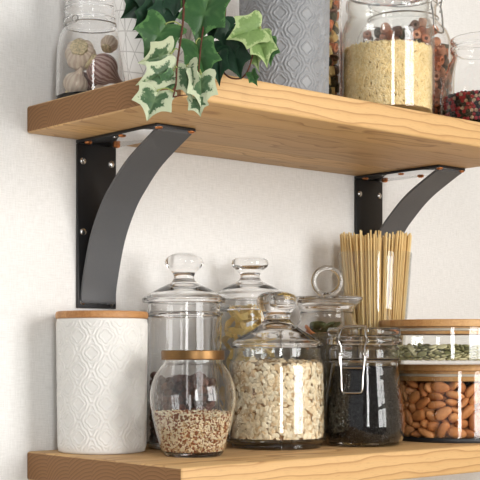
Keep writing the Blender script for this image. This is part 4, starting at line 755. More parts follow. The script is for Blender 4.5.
def rest(key): return np.array(REST[key], float).reshape(-1, 7) / np.array([1e4, 1e4, 1e4, 100, 100, 100, 100])
def pieces(key, V, zb, protos, cat, group, zmax=9, most=300, stuff=None, inn=None, bytop=False):
    """protos: list of (name, mesh, label, weight); the pieces nearest the camera are single objects, the rest one mass"""
    A = rest(key); A = A[A[:, 2] < zmax]
    if inn: A = A[np.hypot(A[:, 0], A[:, 1]) < np.array([rad(inn)(z + zb + 0.003) for z in A[:, 2]]) - 0.0076]
    wp = A[:, :3] + np.array(V.loc) + np.array([0, 0, zb]); d = np.linalg.norm(wp - np.array(CAM), axis=1); A = A[np.argsort(-A[:, 2] if bytop else d)]
    ws = np.array([p[3] for p in protos]); ch = RNG.choice(len(protos), len(A), p=ws / ws.sum())
    bulkV, bulkF, bulkM = [], [], []
    for i, row in enumerate(A):
        nm, me, lb, _ = protos[ch[i]]
        Q = Quaternion(row[3:7]); L = Vector(V.loc) + Vector((row[0], row[1], row[2] + zb))
        if i < most:
            o = bpy.data.objects.new(nm, me); COL.objects.link(o); o.location = L; o.rotation_mode = 'QUATERNION'; o.rotation_quaternion = Q.normalized()
            tag(o, lb, cat, group)
        else:
            mw = Matrix.Translation(Vector((row[0], row[1], row[2]))) @ Q.normalized().to_matrix().to_4x4(); b0 = len(bulkV)
            bulkV += [tuple(mw @ v.co) for v in me.vertices]; bulkF += [tuple(q + b0 for q in p.vertices) for p in me.polygons]; bulkM += [ch[i]] * len(me.polygons)
    if bulkV and stuff:
        me = bpy.data.meshes.new(stuff[0]); me.from_pydata(bulkV, [], bulkF)
        for p in protos: me.materials.append(p[1].materials[0])
        me.polygons.foreach_set('material_index', bulkM); me.polygons.foreach_set('use_smooth', [True] * len(bulkF)); me.update()
        o = bpy.data.objects.new(stuff[0], me); COL.objects.link(o); o.location = V.loc + Vector((0, 0, zb)); tag(o, stuff[1], cat, None, 'stuff')
def proto_mesh(name, verts, faces, mat, smooth=True):
    me = bpy.data.meshes.new(name); me.from_pydata([tuple(v) for v in verts], [], faces); me.materials.append(M[mat])
    me.polygons.foreach_set('use_smooth', [smooth] * len(faces)); me.update(); return me
def nut_mesh(name, L, Wd, T, mat, point=0.5, ridges=0, nu=10, nv=14):
    prof = []
    for i in range(nu + 1):
        t = i / nu; prof.append((math.sin(PI * t) ** (0.85) * (1 - point * 0.45 * t), -math.cos(PI * t) * 0.5))
    v, f, _ = lathe([(0, -0.5)] + prof[1:-1] + [(0, 0.5)], nv)
    mx = max(p[0] for p in prof); out = []
    for (x, y, z) in v:
        a = math.atan2(y, x); k = 1 + (0.035 * math.cos(ridges * a) if ridges else 0)
        out.append((z * L, x / mx * Wd / 2 * k, y / mx * T / 2 * k))
    return proto_mesh(name, out, f, mat)
def tube_pasta(name, R, L, mat, hole=0.5):
    P = [(R, -L / 2), (R, L / 2), (R * hole, L / 2), (R * hole, -L / 2)]
    v, f, _ = lathe(P, 20, True); out = []
    for (x, y, z) in v:
        a = math.atan2(y, x); k = 1 + 0.03 * math.cos(10 * a); out.append((x * k, y * k, z))
    me = proto_mesh(name, out, f, mat, True)
    bm = bmesh.new(); bm.from_mesh(me)
    for e in bm.edges:
        if len(e.link_faces) == 2 and e.calc_face_angle(0) > 0.8: e.smooth = False
    bm.to_mesh(me); bm.free(); return me

# ------------------------------------------------------------------ patterned canisters
def relief(u, v, dx, dz):
    """raised lattice: elongated cells with a double outline and a small quatrefoil ring in each"""
    h = np.zeros_like(u); dist = np.full(u.shape, 9.0); cxv = np.zeros_like(u); cyv = np.zeros_like(u)
    best = np.full(u.shape, 1e9); second = np.full(u.shape, 1e9); parts = []
    for par in (0, 1):
        cu = np.round((u - par * dx / 2) / dx) * dx + par * dx / 2
        for k in (-1, 0, 1):
            cv = (np.round((v - par * dz) / (2 * dz)) + k) * 2 * dz + par * dz
            parts.append((u - cu, v - cv))
    # chebyshev-like cell metric: vertical sides with slanted ends
    D = np.stack([np.maximum(np.abs(a) / (dx / 2), (np.abs(a) / (dx / 2) * 0.62 + np.abs(b) / dz) / 1.31 * 1.0) for a, b in parts])
    order = np.argsort(D, 0); d0 = np.take_along_axis(D, order[:1], 0)[0]; d1 = np.take_along_axis(D, order[1:2], 0)[0]
    a = np.take_along_axis(np.stack([p[0] for p in parts]), order[:1], 0)[0]; b = np.take_along_axis(np.stack([p[1] for p in parts]), order[:1], 0)[0]
    edge = (d1 - d0) * dx / 4
    def rg(x, c, w): return np.exp(-((x - c) / w) ** 2)
    h += rg(edge, 0.0017, 0.00075)
    q = np.hypot(a, b * 1.0); th = np.arctan2(b, a); rr = q / (1 + 0.13 * np.cos(4 * th))
    h += rg(rr, 0.0072, 0.0009) + 0.6 * rg(rr, 0.0105, 0.0008)
    return np.clip(h, 0, 1)
def canister_mesh(R, H, depth=0.0016, nu=460, nz=210):
    us = np.arange(nu) / nu * 2 * PI; zs = np.linspace(0.004, H - 0.001, nz)
    U, Zz = np.meshgrid(us, zs); per = 2 * PI * R; ncol = 10; dx = per / ncol
    h = relief(U / (2 * PI) * per, Zz, dx, 0.0206)
    fade = np.clip(np.minimum((Zz - 0.004) / 0.003, (H - 0.003 - Zz) / 0.003), 0, 1)
    tap = 0.965 + 0.035 * Zz / H
    r = (R * tap) - depth + depth * h * fade
    V = np.stack([r * np.cos(U), r * np.sin(U), Zz], 2).reshape(-1, 3).tolist(); F = []
    for j in range(nz - 1):
        o = j * nu
        for k in range(nu): q = (k + 1) % nu; F.append((o + k, o + q, o + nu + q, o + nu + k))
    def ringv(rr, z): s = len(V); V.extend([(rr * math.cos(a), rr * math.sin(a), z) for a in us]); return s
    def join(A, B):
        for k in range(nu): q = (k + 1) % nu; F.append((A + k, A + q, B + q, B + k))
    b0 = ringv(R * 0.965 - 0.0012, 0.0012); b1 = ringv(R * 0.965 - 0.004, 0.0); join(b0, 0); join(b1, b0); F.append(tuple(range(b1 + nu - 1, b1 - 1, -1)))
    t0 = ringv(R - 0.002, H); join((nz - 1) * nu, t0); F.append(tuple(range(t0, t0 + nu)))
    return V, F
H_CAN = 0.1665; R_CAN = 0.0575
def canister(loc, mat, label, rz, depth):
    cv, cf = canister_mesh(R_CAN, H_CAN, depth)
    t = thing('storage_canister', label, 'canister', loc, rz, 'relief patterned canisters')
    b = mesh_obj('body', cv, cf, mat, t, True, 180)
    turned('lid', [(0, H_CAN), (R_CAN - 0.001, H_CAN), (R_CAN + 0.0004, H_CAN + 0.0012), (R_CAN + 0.0006, H_CAN + 0.0055), (R_CAN - 0.0004, H_CAN + 0.0082), (R_CAN - 0.002, H_CAN + 0.009), (0, H_CAN + 0.009)], 'bamboo_dark', t, 96)
    return t
canister(at(102, 1.628, z=LOW), 'white_ceramic', 'white canister with raised trellis pattern and thin bamboo lid', 0.1, 0.0011)
canister(at(284.5, 1.63, z=TOP), 'grey_ceramic', 'grey canister with raised trellis pattern on the upper shelf', 0.4, 0.0016)

# ------------------------------------------------------------------ lower shelf, left to right
# small jar of quinoa under a brass lid
Q = Vessel(193, 1.563, LOW)
t = thing('glass_jar', 'small bulbous glass jar with brass screw lid, beside the white canister', 'jar', Q.loc, 0, 'glass jars on the lower shelf')
out = Q.pts([(27.5, 455.6), (29.5, 453.5), (33, 446), (38.5, 427), (42.6, 405), (43.2, 396), (42, 387), (38, 375), (32.5, 366.5), (29.6, 363), (29.2, 358), (29.2, 352.5)])
qi = body('glass_body', out, t, 0.0016, 0.005, 'solid')
zl0, zl1 = Q.z(359.8), Q.z(350.2); rl = 31.8 * Q.k
turned('lid', [(0, zl1 - 0.001), (0, zl1), (rl - 0.0015, zl1), (rl - 0.0003, zl1 - 0.0006), (rl, zl1 - 0.0016), (rl - 0.0002, zl0 + 0.0012), (rl + 0.0003, zl0 + 0.0006), (rl, zl0), (rl - 0.0008, zl0), (rl - 0.0008, zl1 - 0.001), (0, zl1 - 0.001)][1:], 'brass', t, 80)
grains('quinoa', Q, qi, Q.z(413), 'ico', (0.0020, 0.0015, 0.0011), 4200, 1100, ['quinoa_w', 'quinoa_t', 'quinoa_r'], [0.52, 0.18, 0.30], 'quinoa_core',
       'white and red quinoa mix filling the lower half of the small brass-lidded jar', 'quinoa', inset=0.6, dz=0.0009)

def apothecary(V, body_pts, lid_pts, lid_in, label, base_t=0.007, knob_y=280, gm='solid'):
    t = thing('apothecary_jar', label, 'jar', V.loc, 0, 'apothecary jars with knobbed lids')
    inn = body('glass_body', V.pts(body_pts), t, 0.0022, base_t, gm)
    up = [(r * V.k, V.z(y)) for r, y in lid_pts]; up = [tuple(p) for p in smooth_path(up, 5)]; up[-1] = (0, up[-1][1])
    dn = [tuple(p) for p in smooth_path([(r * V.k, V.z(y)) for r, y in lid_in], 4)]; dn[0] = (0, dn[0][1])
    zk = V.z(knob_y); lo = [p for p in up if p[1] <= zk]; hi = [p for p in up if p[1] > zk]
    jr = lo[-1][0]; top_in = max(p[1] for p in dn)
    lid = turned('lid', dn + lo + [(jr * 0.6, zk + 0.0003), (0, zk + 0.0003)], 'solid', t, 80, 55)
    turned('knob', [(0, zk + 0.0005), (jr * 0.96, zk + 0.0005)] + hi, 'solid', lid, 64, 55); return t, inn
# tall apothecary jar behind
A1 = Vessel(184, 1.69, LOW)
t, a1 = apothecary(A1, [(33, 447.9), (36, 446), (37.3, 442), (37.5, 430), (37.5, 322), (37.3, 316), (36.2, 312), (36, 309), (36, 303.2)],
    [(37.0, 303), (40.6, 302.8), (41.4, 301), (40.6, 297.5), (27, 289.5), (14, 283), (10.5, 279), (10.4, 275.5), (13, 271), (17.6, 267.2), (19.3, 263), (18, 258.8), (13.5, 255.4), (7, 253.4), (0, 253)],
    [(0, 287), (10, 287.6), (24, 292), (34, 297), (36.5, 300), (36.8, 303.1)], 'tall glass jar with knobbed lid standing behind the brass-lidded jar', 0.007, 279)
bm_ = nut_mesh('dried_berry', 0.0125, 0.011, 0.011, 'berry', 0.2, 7)
pieces('berry', A1, 0.0072, [('dried_berry', bm_, 'dark brown dried berry in the tall knobbed jar', 1)], 'dried berry', 'dried berries in the tall jar', zmax=0.092)
# second apothecary jar, yellow noodles
A2 = Vessel(250, 1.81, LOW)
t, a2 = apothecary(A2, [(29, 441.5), (31.5, 440), (32.4, 436), (32.5, 420), (32.5, 316), (32.2, 310), (31, 306.5), (30.8, 304), (30.8, 299.4)],
    [(31.5, 299.3), (34.9, 299.2), (35.5, 297.2), (34.5, 293.8), (24, 287), (13, 281.5), (9.8, 278), (9.8, 275), (12.5, 271), (17, 267.5), (18.4, 264), (17.2, 260), (12, 257.8), (5, 257.1), (0, 257)],
    [(0, 285.5), (10, 286), (21, 289.7), (29, 294), (31, 297), (31.3, 299.4)], 'glass jar with knobbed lid holding yellow noodles, behind the oat jar', 0.007, 278)
# oat jar in front
A3 = Vessel(277, 1.70, LOW)
t, a3 = apothecary(A3, [(43, 447.3), (45, 446.3), (45.3, 444), (45, 442.2), (47.6, 440), (49, 435), (48.9, 400), (48.6, 374), (47.6, 365), (45.4, 359.5), (44, 356.5), (43.6, 353), (43.6, 347.8)],
    [(43.8, 347.6), (45.0, 347.4), (45.6, 345.2), (44.6, 342.2), (34, 334.8), (22, 328), (14.5, 321.5), (13.2, 317.5), (15, 312), (19.6, 306), (20.6, 300.5), (18, 295.3), (12, 292.6), (6, 291.7), (0, 291.5)],
    [(0, 325.5), (11, 327.5), (24, 333), (34, 338), (41, 342), (43.2, 345), (43.5, 347.8)], 'round glass jar with knobbed lid full of oat flakes', 0.0095, 319, 'glass')
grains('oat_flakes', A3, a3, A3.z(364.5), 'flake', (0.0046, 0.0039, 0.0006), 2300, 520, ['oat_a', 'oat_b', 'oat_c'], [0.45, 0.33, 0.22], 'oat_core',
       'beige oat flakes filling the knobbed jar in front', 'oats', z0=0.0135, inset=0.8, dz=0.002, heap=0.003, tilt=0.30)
# noodles
for i in range(88):
    zc = RNG.uniform(0.014, A2.z(312)); R0 = RNG.uniform(0.016, 0.034); a0 = RNG.uniform(0, 2 * PI); sw = RNG.uniform(1.2, 2.6); tl = RNG.uniform(-0.75, 0.75); wd = 0.0050
    cx0, cy0 = RNG.uniform(-0.006, 0.006, 2); top, bot = [], []
    n = 16; V_, F_ = [], []
    tw0 = RNG.uniform(-1, 1)
    for k in range(n):
        a = a0 + sw * (k / (n - 1) - 0.5); z = zc + tl * R0 * math.sin((k / (n - 1) - 0.5) * PI) + 0.002 * math.sin(k); z = min(max(z, 0.010), A2.z(308))
        rr = R0 + 0.0025 * math.sin(3 * a + i); p = np.array([cx0 + rr * math.cos(a), cy0 + rr * math.sin(a), z]); tw = tw0 + 0.6 * k / n
        rad_ = np.array([math.cos(a), math.sin(a), 0]); wv = (rad_ * math.sin(tw) + np.array([0, 0, 1]) * math.cos(tw)) * wd; nv = np.cross(wv / wd, np.array([-math.sin(a), math.cos(a), 0])) * 0.0005
        V_ += [tuple(p + wv + nv), tuple(p - wv + nv), tuple(p - wv - nv), tuple(p + wv - nv)]
    for k in range(n - 1):
        for q in range(4): F_.append((4 * k + q, 4 * k + (q + 1) % 4, 4 * k + 4 + (q + 1) % 4, 4 * k + 4 + q))
    F_ += [(3, 2, 1, 0), (4 * n - 4, 4 * n - 3, 4 * n - 2, 4 * n - 1)]
    V_ = [(x * min(1, 0.0418 / max(1e-6, math.hypot(x, y))), y * min(1, 0.0418 / max(1e-6, math.hypot(x, y))), z) for x, y, z in V_]
    o = mesh_obj('ribbon_noodle', V_, F_, 'noodle', None, True, 50); o.location = A2.loc
    tag(o, 'curled yellow ribbon noodle in the jar behind the oat jar', 'noodle', 'ribbon noodles in the knobbed jar')

# jar with a ring on its lid, herbs inside
RJ = Vessel(327, 1.858, LOW)
t = thing('glass_jar', 'glass jar with ring-handled lid, behind the black seed jar', 'jar', RJ.loc, -YAW, 'glass jars on the lower shelf')
ri = body('glass_body', RJ.pts([(33, 438.6), (35.5, 437), (36.6, 432), (36.8, 400), (36.8, 345), (36, 335), (33, 328), (29, 322.5), (27.2, 318.5), (26.8, 315), (27.2, 312.8)]), t, 0.0024, 0.006, 'solid')
lp = RJ.pts([(27.0, 312.6), (27.6, 309), (30.5, 304.5), (34.6, 301.2), (35.8, 299), (35.2, 297.2), (30, 296.6), (15, 296.2), (0, 296)])
lp[-1] = (0, lp[-1][1]); li = RJ.pts([(0, 300), (15, 300.3), (27, 302), (25.5, 308), (25.0, 312.4)]); li[0] = (0, li[0][1])
lid = turned('lid', li + lp, 'solid', t, 80, 55)
v, f = tube([(13.4 * RJ.k * math.cos(a), 0, RJ.z(281.2) + 13.4 * RJ.k * math.sin(a)) for a in np.linspace(0, 2 * PI, 49)[:-1]], 2.5 * RJ.k, 14, True)
mesh_obj('ring_handle', v, f, 'solid', lid)
v, f, _ = lathe([(0, RJ.z(296.4)), (6.5 * RJ.k, RJ.z(296.4)), (4.5 * RJ.k, RJ.z(295)), (3.4 * RJ.k, RJ.z(293)), (0, RJ.z(293))], 24)
mesh_obj('handle_foot', v, f, 'solid', lid)
rf = rad(ri)
prof = [(0, 0.0065)] + [(rf(z) - 0.006, z) for z in np.linspace(0.0065, RJ.z(334), 14)] + [(0, RJ.z(331))]
v, f, _ = lathe(prof, 40); o = mesh_obj('dried_herbs', v, f, 'chaff', None); o.location = RJ.loc; tag(o, 'brown dried herb crumbs filling the ring-lidded jar', 'herbs', None, 'stuff')
def bay(L, Wd, cup):
    V_, F_ = [], []; n = 9
    for i in range(n):
        s = i / (n - 1); wq = Wd * math.sin(PI * s) ** 0.8 + 0.0004
        for q in (-1, -0.5, 0, 0.5, 1): V_.append(((s - 0.5) * L, q * wq, cup * q * q * wq + cup * 0.6 * (s - 0.5) ** 2 * L))
    for i in range(n - 1):
        for q in range(4): a = i * 5 + q; F_.append((a, a + 1, a + 6, a + 5))
    b = len(V_); V2 = [(x, y, z - 0.0006) for x, y, z in V_]; F2 = [tuple(j + b for j in reversed(p)) for p in F_]
    rimf = []
    for i in range(n - 1): rimf += [(i * 5, i * 5 + 5, b + i * 5 + 5, b + i * 5), (i * 5 + 9, i * 5 + 4, b + i * 5 + 4, b + i * 5 + 9)]
    return proto_mesh('herb_leaf', V_ + V2, F_ + F2 + rimf, 'herb_green')
hm = bay(0.030, 0.0085, 0.5); om = None
v, f = tube([(0.015 * math.cos(a), 0.015 * math.sin(a), 0.003 * math.sin(2 * a)) for a in np.linspace(0, PI * 1.1, 14)], 0.0026, 8); pm = proto_mesh('orange_peel_strip', v, f, 'orange_peel')
for i in range(34):
    a = -PI / 2 + RNG.uniform(-1.7, 1.7); z = RNG.uniform(RJ.z(356), RJ.z(327)) ; r = max(0.0, rf(min(z + .012, RJ.z(322))) - 0.018) * RNG.uniform(0.55, 1)
    o = bpy.data.objects.new('herb_leaf', hm); COL.objects.link(o); c = RJ.loc + Matrix.Rotation(-YAW, 4, 'Z') @ Vector((r * math.cos(a), r * math.sin(a), z))
    o.location = c; o.rotation_euler = (RNG.uniform(-.7, .7), RNG.uniform(-.7, .7), a - YAW + PI / 2 + RNG.uniform(-.6, .6)); tag(o, 'dark green dried leaf inside the ring-lidded jar', 'dried leaf', 'dried leaves in the ring-lidded jar')
for i in range(9):
    a = -PI / 2 + RNG.uniform(-1.2, 1.2); z = RNG.uniform(RJ.z(345), RJ.z(331)); r = max(0.0, rf(min(z, RJ.z(322))) - 0.0215)
    o = bpy.data.objects.new('orange_peel_strip', pm); COL.objects.link(o); o.location = RJ.loc + Matrix.Rotation(-YAW, 4, 'Z') @ Vector((r * math.cos(a), r * math.sin(a), z))
    o.rotation_euler = (RNG.uniform(-.9, .9), RNG.uniform(-.5, .5), a - YAW - PI / 2 + RNG.uniform(-.5, .5)); tag(o, 'curled orange peel strip inside the ring-lidded jar', 'orange peel', 'orange peel in the ring-lidded jar')

# clip-top jar of black seeds
SJ = Vessel(364, 1.742, LOW)
t = thing('clip_top_jar', 'wire clip glass jar of black seeds between oats and almonds', 'jar', SJ.loc, -YAW - 0.38, 'clip-top jars')
si = body('glass_body', SJ.pts([(33, 444.5), (36, 443), (39.5, 437), (41.0, 426), (40.4, 414), (38.3, 398), (36.2, 384), (34.6, 371), (33.6, 364), (33.4, 361), (35.2, 359.8), (35.8, 357), (35.6, 350), (34.4, 347.6), (33.4, 346.4), (33.4, 345.4)]), t, 0.0024, 0.006, 'solid')
lidp = SJ.pts([(33.2, 345.2), (37, 344.9), (37.8, 343), (37.6, 339.5), (36, 337.8), (35.2, 337), (36.2, 335.4), (36.6, 332), (36, 329), (33, 327.8), (18, 327.4), (0, 327.3)]); lidp[-1] = (0, lidp[-1][1])
lidi = SJ.pts([(0, 334), (18, 334), (27, 335), (30, 340), (30.5, 345)]); lidi[0] = (0, lidi[0][1])
turned('lid', lidi + lidp, 'solid', t, 80, 55)
k = SJ.k
def wire(name, pts, parent, r=0.0011, n=8, sm=4): v, f = tube(smooth_path(pts, sm), r, n); return mesh_obj(name, v, f, 'wire', parent)
ring_wire('neck_wire', 34.6 * k + 0.0012, SJ.z(361.6), t, 0.0010)
yf = -36.2 * k - 0.0016                        # just in front of the neck
hw = 12.2 * k; hl = 10.6 * k
loop = [(-hw, yf - 0.001, SJ.z(346)), (-hw * 1.18, yf - 0.002, SJ.z(341)), (-hw * 1.12, yf - 0.0028, SJ.z(337)), (-hw * 1.02, yf - 0.001, SJ.z(332)), (-hw * 0.96, yf + 0.0045, SJ.z(328)), (-hw * 0.8, yf + 0.0085, SJ.z(326.6)),
        (hw * 0.8, yf + 0.0085, SJ.z(326.6)), (hw * 0.96, yf + 0.0045, SJ.z(328)), (hw * 1.02, yf - 0.001, SJ.z(332)), (hw * 1.12, yf - 0.0028, SJ.z(337)), (hw * 1.18, yf - 0.002, SJ.z(341)), (hw, yf - 0.001, SJ.z(346)), (hw * 0.98, yf - 0.001, SJ.z(352)), (hw * 1.12, yf - 0.002, SJ.z(358)), (hw, yf - 0.003, SJ.z(366))]
loop = [(-hw, yf - 0.003, SJ.z(366)), (-hw * 1.12, yf - 0.002, SJ.z(358)), (-hw * 0.98, yf - 0.001, SJ.z(352))] + loop
wire('bail_wire', loop, t)
lever = [(-hl * 1.15, yf - 0.0015, SJ.z(355)), (-hl * 1.1, yf - 0.003, SJ.z(366)), (-hl * 1.03, yf - 0.0045, SJ.z(376)), (-hl, yf - 0.005, SJ.z(386)), (-hl * 0.9, yf - 0.005, SJ.z(390.4)), (-hl * 0.6, yf - 0.005, SJ.z(391.6)),
         (hl * 0.6, yf - 0.005, SJ.z(391.6)), (hl * 0.9, yf - 0.005, SJ.z(390.4)), (hl, yf - 0.005, SJ.z(386)), (hl * 1.03, yf - 0.0045, SJ.z(376)), (hl * 1.1, yf - 0.003, SJ.z(366)), (hl * 1.15, yf - 0.0015, SJ.z(355))]
wire('clip_lever', lever, t, 0.0012)
wire('clip_lever', [(-hl, yf - 0.0045, SJ.z(367.5)), (-hl * 0.5, yf - 0.0045, SJ.z(367.5)), (hl * 0.5, yf - 0.0045, SJ.z(367.5)), (hl, yf - 0.0045, SJ.z(367.5))], t, 0.0010)
for sx in (-1, 1):
    v, f = tube([(sx * hl * 1.15 + 0.0022 * math.cos(a), yf - 0.001 - 0.0006 * a / 6, SJ.z(354) + 0.0022 * math.sin(a)) for a in np.linspace(0, 4 * PI, 30)], 0.0009, 6); mesh_obj('pivot_coil', v, f, 'wire', t)
grains('black_seeds', SJ, si, SJ.z(367.5), 'oct', (0.0016, 0.0011, 0.0010), 7000, 1500, ['seed_a', 'seed_b'], [0.7, 0.3], 'seed_a',
       'tiny black seeds filling the wire clip jar', 'seeds', inset=0.4, dz=0.0006)

# tall glass of spaghetti
SG = Vessel(375, 1.935, LOW)
t = thing('drinking_glass', 'tall flared glass holding spaghetti against the wall', 'glass', SG.loc)
sgi = body('glass_body', SG.pts([(21.5, 434.4), (23, 433.4), (23.8, 430), (27, 388), (30.3, 343), (33.7, 298), (36.9, 253.6)]), t, 0.0020, 0.008)
sm_ = proto_mesh('spaghetti_strand', *[q for q in tube([(0, 0, i / 1.0) for i in (0, 1)], 1.0, 7)], 'spaghetti')
NS = 500; strands = []
for i in reversed(range(NS)):
    q = math.sqrt((i + 0.5) / NS); a = i * 2.399963
    for attempt in range(40):
        e = 1 + attempt * 0.04
        ztop = SG.z(234.5 + RNG.uniform(-2.0, 3.5)); a2_ = a + RNG.normal(0, (0.06 if q > 0.8 else 0.22) * e); q2 = min(1, max(0.05, q + RNG.normal(0, 0.03 * e)))
        ab = a + RNG.normal(0, 0.02 * attempt); qb = min(1, max(0, q + RNG.normal(0, 0.006 * attempt)))
        b = Vector((0.0295 * qb * math.cos(ab), 0.0295 * qb * math.sin(ab), 0.009)); p = Vector((0.0536 * q2 * math.cos(a2_), 0.0536 * q2 * math.sin(a2_), ztop))
        T = np.linspace(0, 1, 24)[:, None]; line = np.array(b)[None] * (1 - T) + np.array(p)[None] * T
        if not strands: break
        L = np.stack([s[2] for s in strands]); dmin = np.sqrt(((L[:, :, :2] - line[None, :, :2]) ** 2).sum(2)).min()
        if dmin > 0.00265: break
    else: continue
    strands.append((b, p, line))
strands.sort(key=lambda s: (s[1] + SG.loc - CAM).length)
bulkV, bulkF = [], []
for i, (b, p, _) in enumerate(strands):
    if i < 300:
        d = p - b; o = bpy.data.objects.new('spaghetti_strand', sm_); COL.objects.link(o); o.location = SG.loc + b; o.scale = (0.0012, 0.0012, d.length)
        o.rotation_mode = 'QUATERNION'; o.rotation_quaternion = d.to_track_quat('Z', 'Y'); tag(o, 'dry spaghetti strand standing in the tall flared glass', 'spaghetti', 'spaghetti in the tall glass')
    else:
        v, f = tube([b, p], 0.0012, 6); k0 = len(bulkV); bulkV += v; bulkF += [tuple(j + k0 for j in q) for q in f]
o = mesh_obj('spaghetti_bundle', bulkV, bulkF, 'spaghetti', None, True, 60); o.location = SG.loc; tag(o, 'dry spaghetti filling the far side of the tall flared glass', 'spaghetti', None, 'stuff')

# two stacked round glass containers
def container(V, R, zs, label, grp, base=False):
    loc = V.loc; t = thing('food_container', label, 'container', loc, 0, grp)
    gl, pl, lt = zs                # glass top, plug bottom, lid top
    o = [(R - 0.008, 0), (R - 0.003, 0.0008), (R - 0.0008, 0.004), (R, 0.009), (R, gl * 0.6), (R, gl)]
    body('glass_body', [tuple(p) for p in smooth_path(o, 4)], t, 0.0028, 0.005, n=120)
    if base: turned('dark_base_band', [(R - 0.010, 0.0002), (R + 0.0002, 0.0002), (R + 0.0007, 0.002), (R + 0.0007, 0.0058), (R + 0.0001, 0.0066)], 'black', t, 120)  # black band added to imitate the dark refraction in the glass base
    lid = turned('lid', [(0, gl + 0.0002), (R - 0.001, gl + 0.0002), (R + 0.0008, gl + 0.001), (R + 0.001, gl + 0.004), (R + 0.0006, lt - 0.0016), (R - 0.001, lt), (0, lt)], 'bamboo', t, 120)
    turned('lid_plug', [(0, pl), (R - 0.0062, pl), (R - 0.0054, pl + 0.001), (R - 0.0054, gl), (0, gl)], 'bamboo', lid, 96)
    mid = (pl + gl) / 2 + 0.0012
    turned('seal_ring', [(R - 0.0055, mid - 0.002), (R - 0.0034, mid - 0.0012), (R - 0.0034, mid + 0.0012), (R - 0.0055, mid + 0.002)], 'seal', lid, 96, close=True)
    return loc
C1 = Vessel(453, 1.855, LOW); C2 = Vessel(445, 1.825, LOW + 0.1078)
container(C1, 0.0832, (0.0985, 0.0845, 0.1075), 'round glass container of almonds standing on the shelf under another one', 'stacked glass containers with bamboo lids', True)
container(C2, 0.0925, (0.0510, 0.0415, 0.0612), 'shallow glass container of pumpkin seeds stacked on the almond container', 'stacked glass containers with bamboo lids')
am = nut_mesh('almond', 0.0265, 0.0160, 0.0108, 'almond', 0.75, 9, 12, 18)
pieces('almond', C1, 0.0055, [('almond', am, 'brown almond inside the lower round glass container', 1)], 'almond', 'almonds in the glass container', zmax=0.0780,
       stuff=('almond_pile', 'brown almonds filling the far side of the lower container'))
pkm = nut_mesh('pumpkin_seed', 0.0145, 0.0085, 0.0031, 'pumpkin', 0.6, 0, 8, 10)
pieces('pumpkin', C2, 0.0055, [('pumpkin_seed', pkm, 'grey green pumpkin seed inside the upper round glass container', 1)], 'pumpkin seed', 'pumpkin seeds in the glass container',
       stuff=('pumpkin_seed_pile', 'pumpkin seeds filling the far side of the upper container'))

# ------------------------------------------------------------------ upper shelf, left to right
GJ = Vessel(91, 1.62, TOP)
t = thing('glass_jar', 'glass jar of garlic bulbs at the left end of the upper shelf', 'jar', GJ.loc, -YAW - 0.45, 'glass jars on the upper shelf')
body('glass_body', GJ.pts([(31, 104.5), (34, 103), (35, 98), (34.8, 80), (34.2, 58), (33, 44), (31, 36), (28, 30.5), (26.2, 27.5), (26.2, 25), (27.4, 23), (27.2, 20.5), (25.6, 18.5), (25.8, 14), (27, 12), (26.8, 9.5), (25.6, 7.5), (25.8, 2), (26.6, 0), (26.4, -3), (25.6, -5), (25.6, -16)]), t, 0.0024, 0.006, 'solid')
k = GJ.k
ring_wire('neck_wire', 26.3 * k + 0.001, GJ.z(26.2), t)
v, f = tube([(3.4 * k * math.cos(a), -28.5 * k - 0.001, GJ.z(25) + 3.4 * k * math.sin(a)) for a in np.linspace(0, 2 * PI, 25)[:-1]], 0.0009, 6, True); mesh_obj('wire_loop', v, f, 'wire', t)
gl_ = turned('lid', [(0, GJ.z(-17)), (25 * k, GJ.z(-17)), (28 * k, GJ.z(-17)), (28.5 * k, GJ.z(-20)), (27.5 * k, GJ.z(-25)), (0, GJ.z(-26))], 'solid', t, 64)
def garlic(x, y, D, R, axis, mat, label, squash=0.82):
    n, mm = 56, 26; V_, F_, UV = [], [], []
    prof = []
    for j in range(mm + 1):
        s = j / mm
        if s < 0.8: ph = s / 0.8 * PI * 0.86; r = math.sin(ph) ** 0.9; z = -math.cos(ph) * squash
        else:
            r1 = math.sin(PI * 0.86) ** 0.9; z1 = -math.cos(PI * 0.86) * squash; u = (s - 0.8) / 0.2; r = r1 * (1 - u) ** 1.5 * 0.8 + 0.13 + (r1 * 0.2 - 0.13) * (1 - u) * (1 - u); z = z1 + u * 0.55
        prof.append((max(r, 0.001), z))
    prof[0] = (0.001, prof[0][1] + 0.05)
    for j, (r, z) in enumerate(prof):
        for i in range(n):
            a = 2 * PI * i / n; lobe = abs(math.cos(4 * a + 0.4 * math.sin(a))) ** 0.7; rr = r * (1 - 0.13 * (1 - lobe) * min(1, r * 2)) * (1 + 0.05 * math.sin(2 * a + x))
            V_.append((rr * R * math.cos(a), rr * R * math.sin(a), z * R)); UV.append((i / n, j / mm))
    for j in range(mm):
        for i in range(n): q = (i + 1) % n; F_.append((j * n + i, j * n + q, j * n + n + q, j * n + n + i))
    F_.append(tuple(range(n - 1, -1, -1))); F_.append(tuple(range(mm * n, mm * n + n)))
    t = thing('garlic_bulb', label, 'garlic', at(x, D, y=y), 0, 'garlic bulbs in the jar'); t.rotation_mode = 'QUATERNION'; t.rotation_quaternion = Vector(axis).to_track_quat('Z', 'Y')
    mesh_obj('skin', V_, F_, mat, t, True, 180, uv=UV)
    zb_ = prof[0][1] * R - 0.0022
    v, f, _ = lathe([(0, zb_ - 0.0012), (0.34 * R, zb_ - 0.001), (0.52 * R, zb_ + 0.0004), (0.53 * R, zb_ + 0.0070), (0, zb_ + 0.005)], 20)
    mesh_obj('root_plate', [(p[0] * (1 + 0.08 * math.sin(i * 3)), p[1] * (1 + 0.08 * math.cos(i * 5)), p[2]) for i, p in enumerate(v)], f, 'root', t)
cd = (math.sin(YAW), math.cos(YAW))
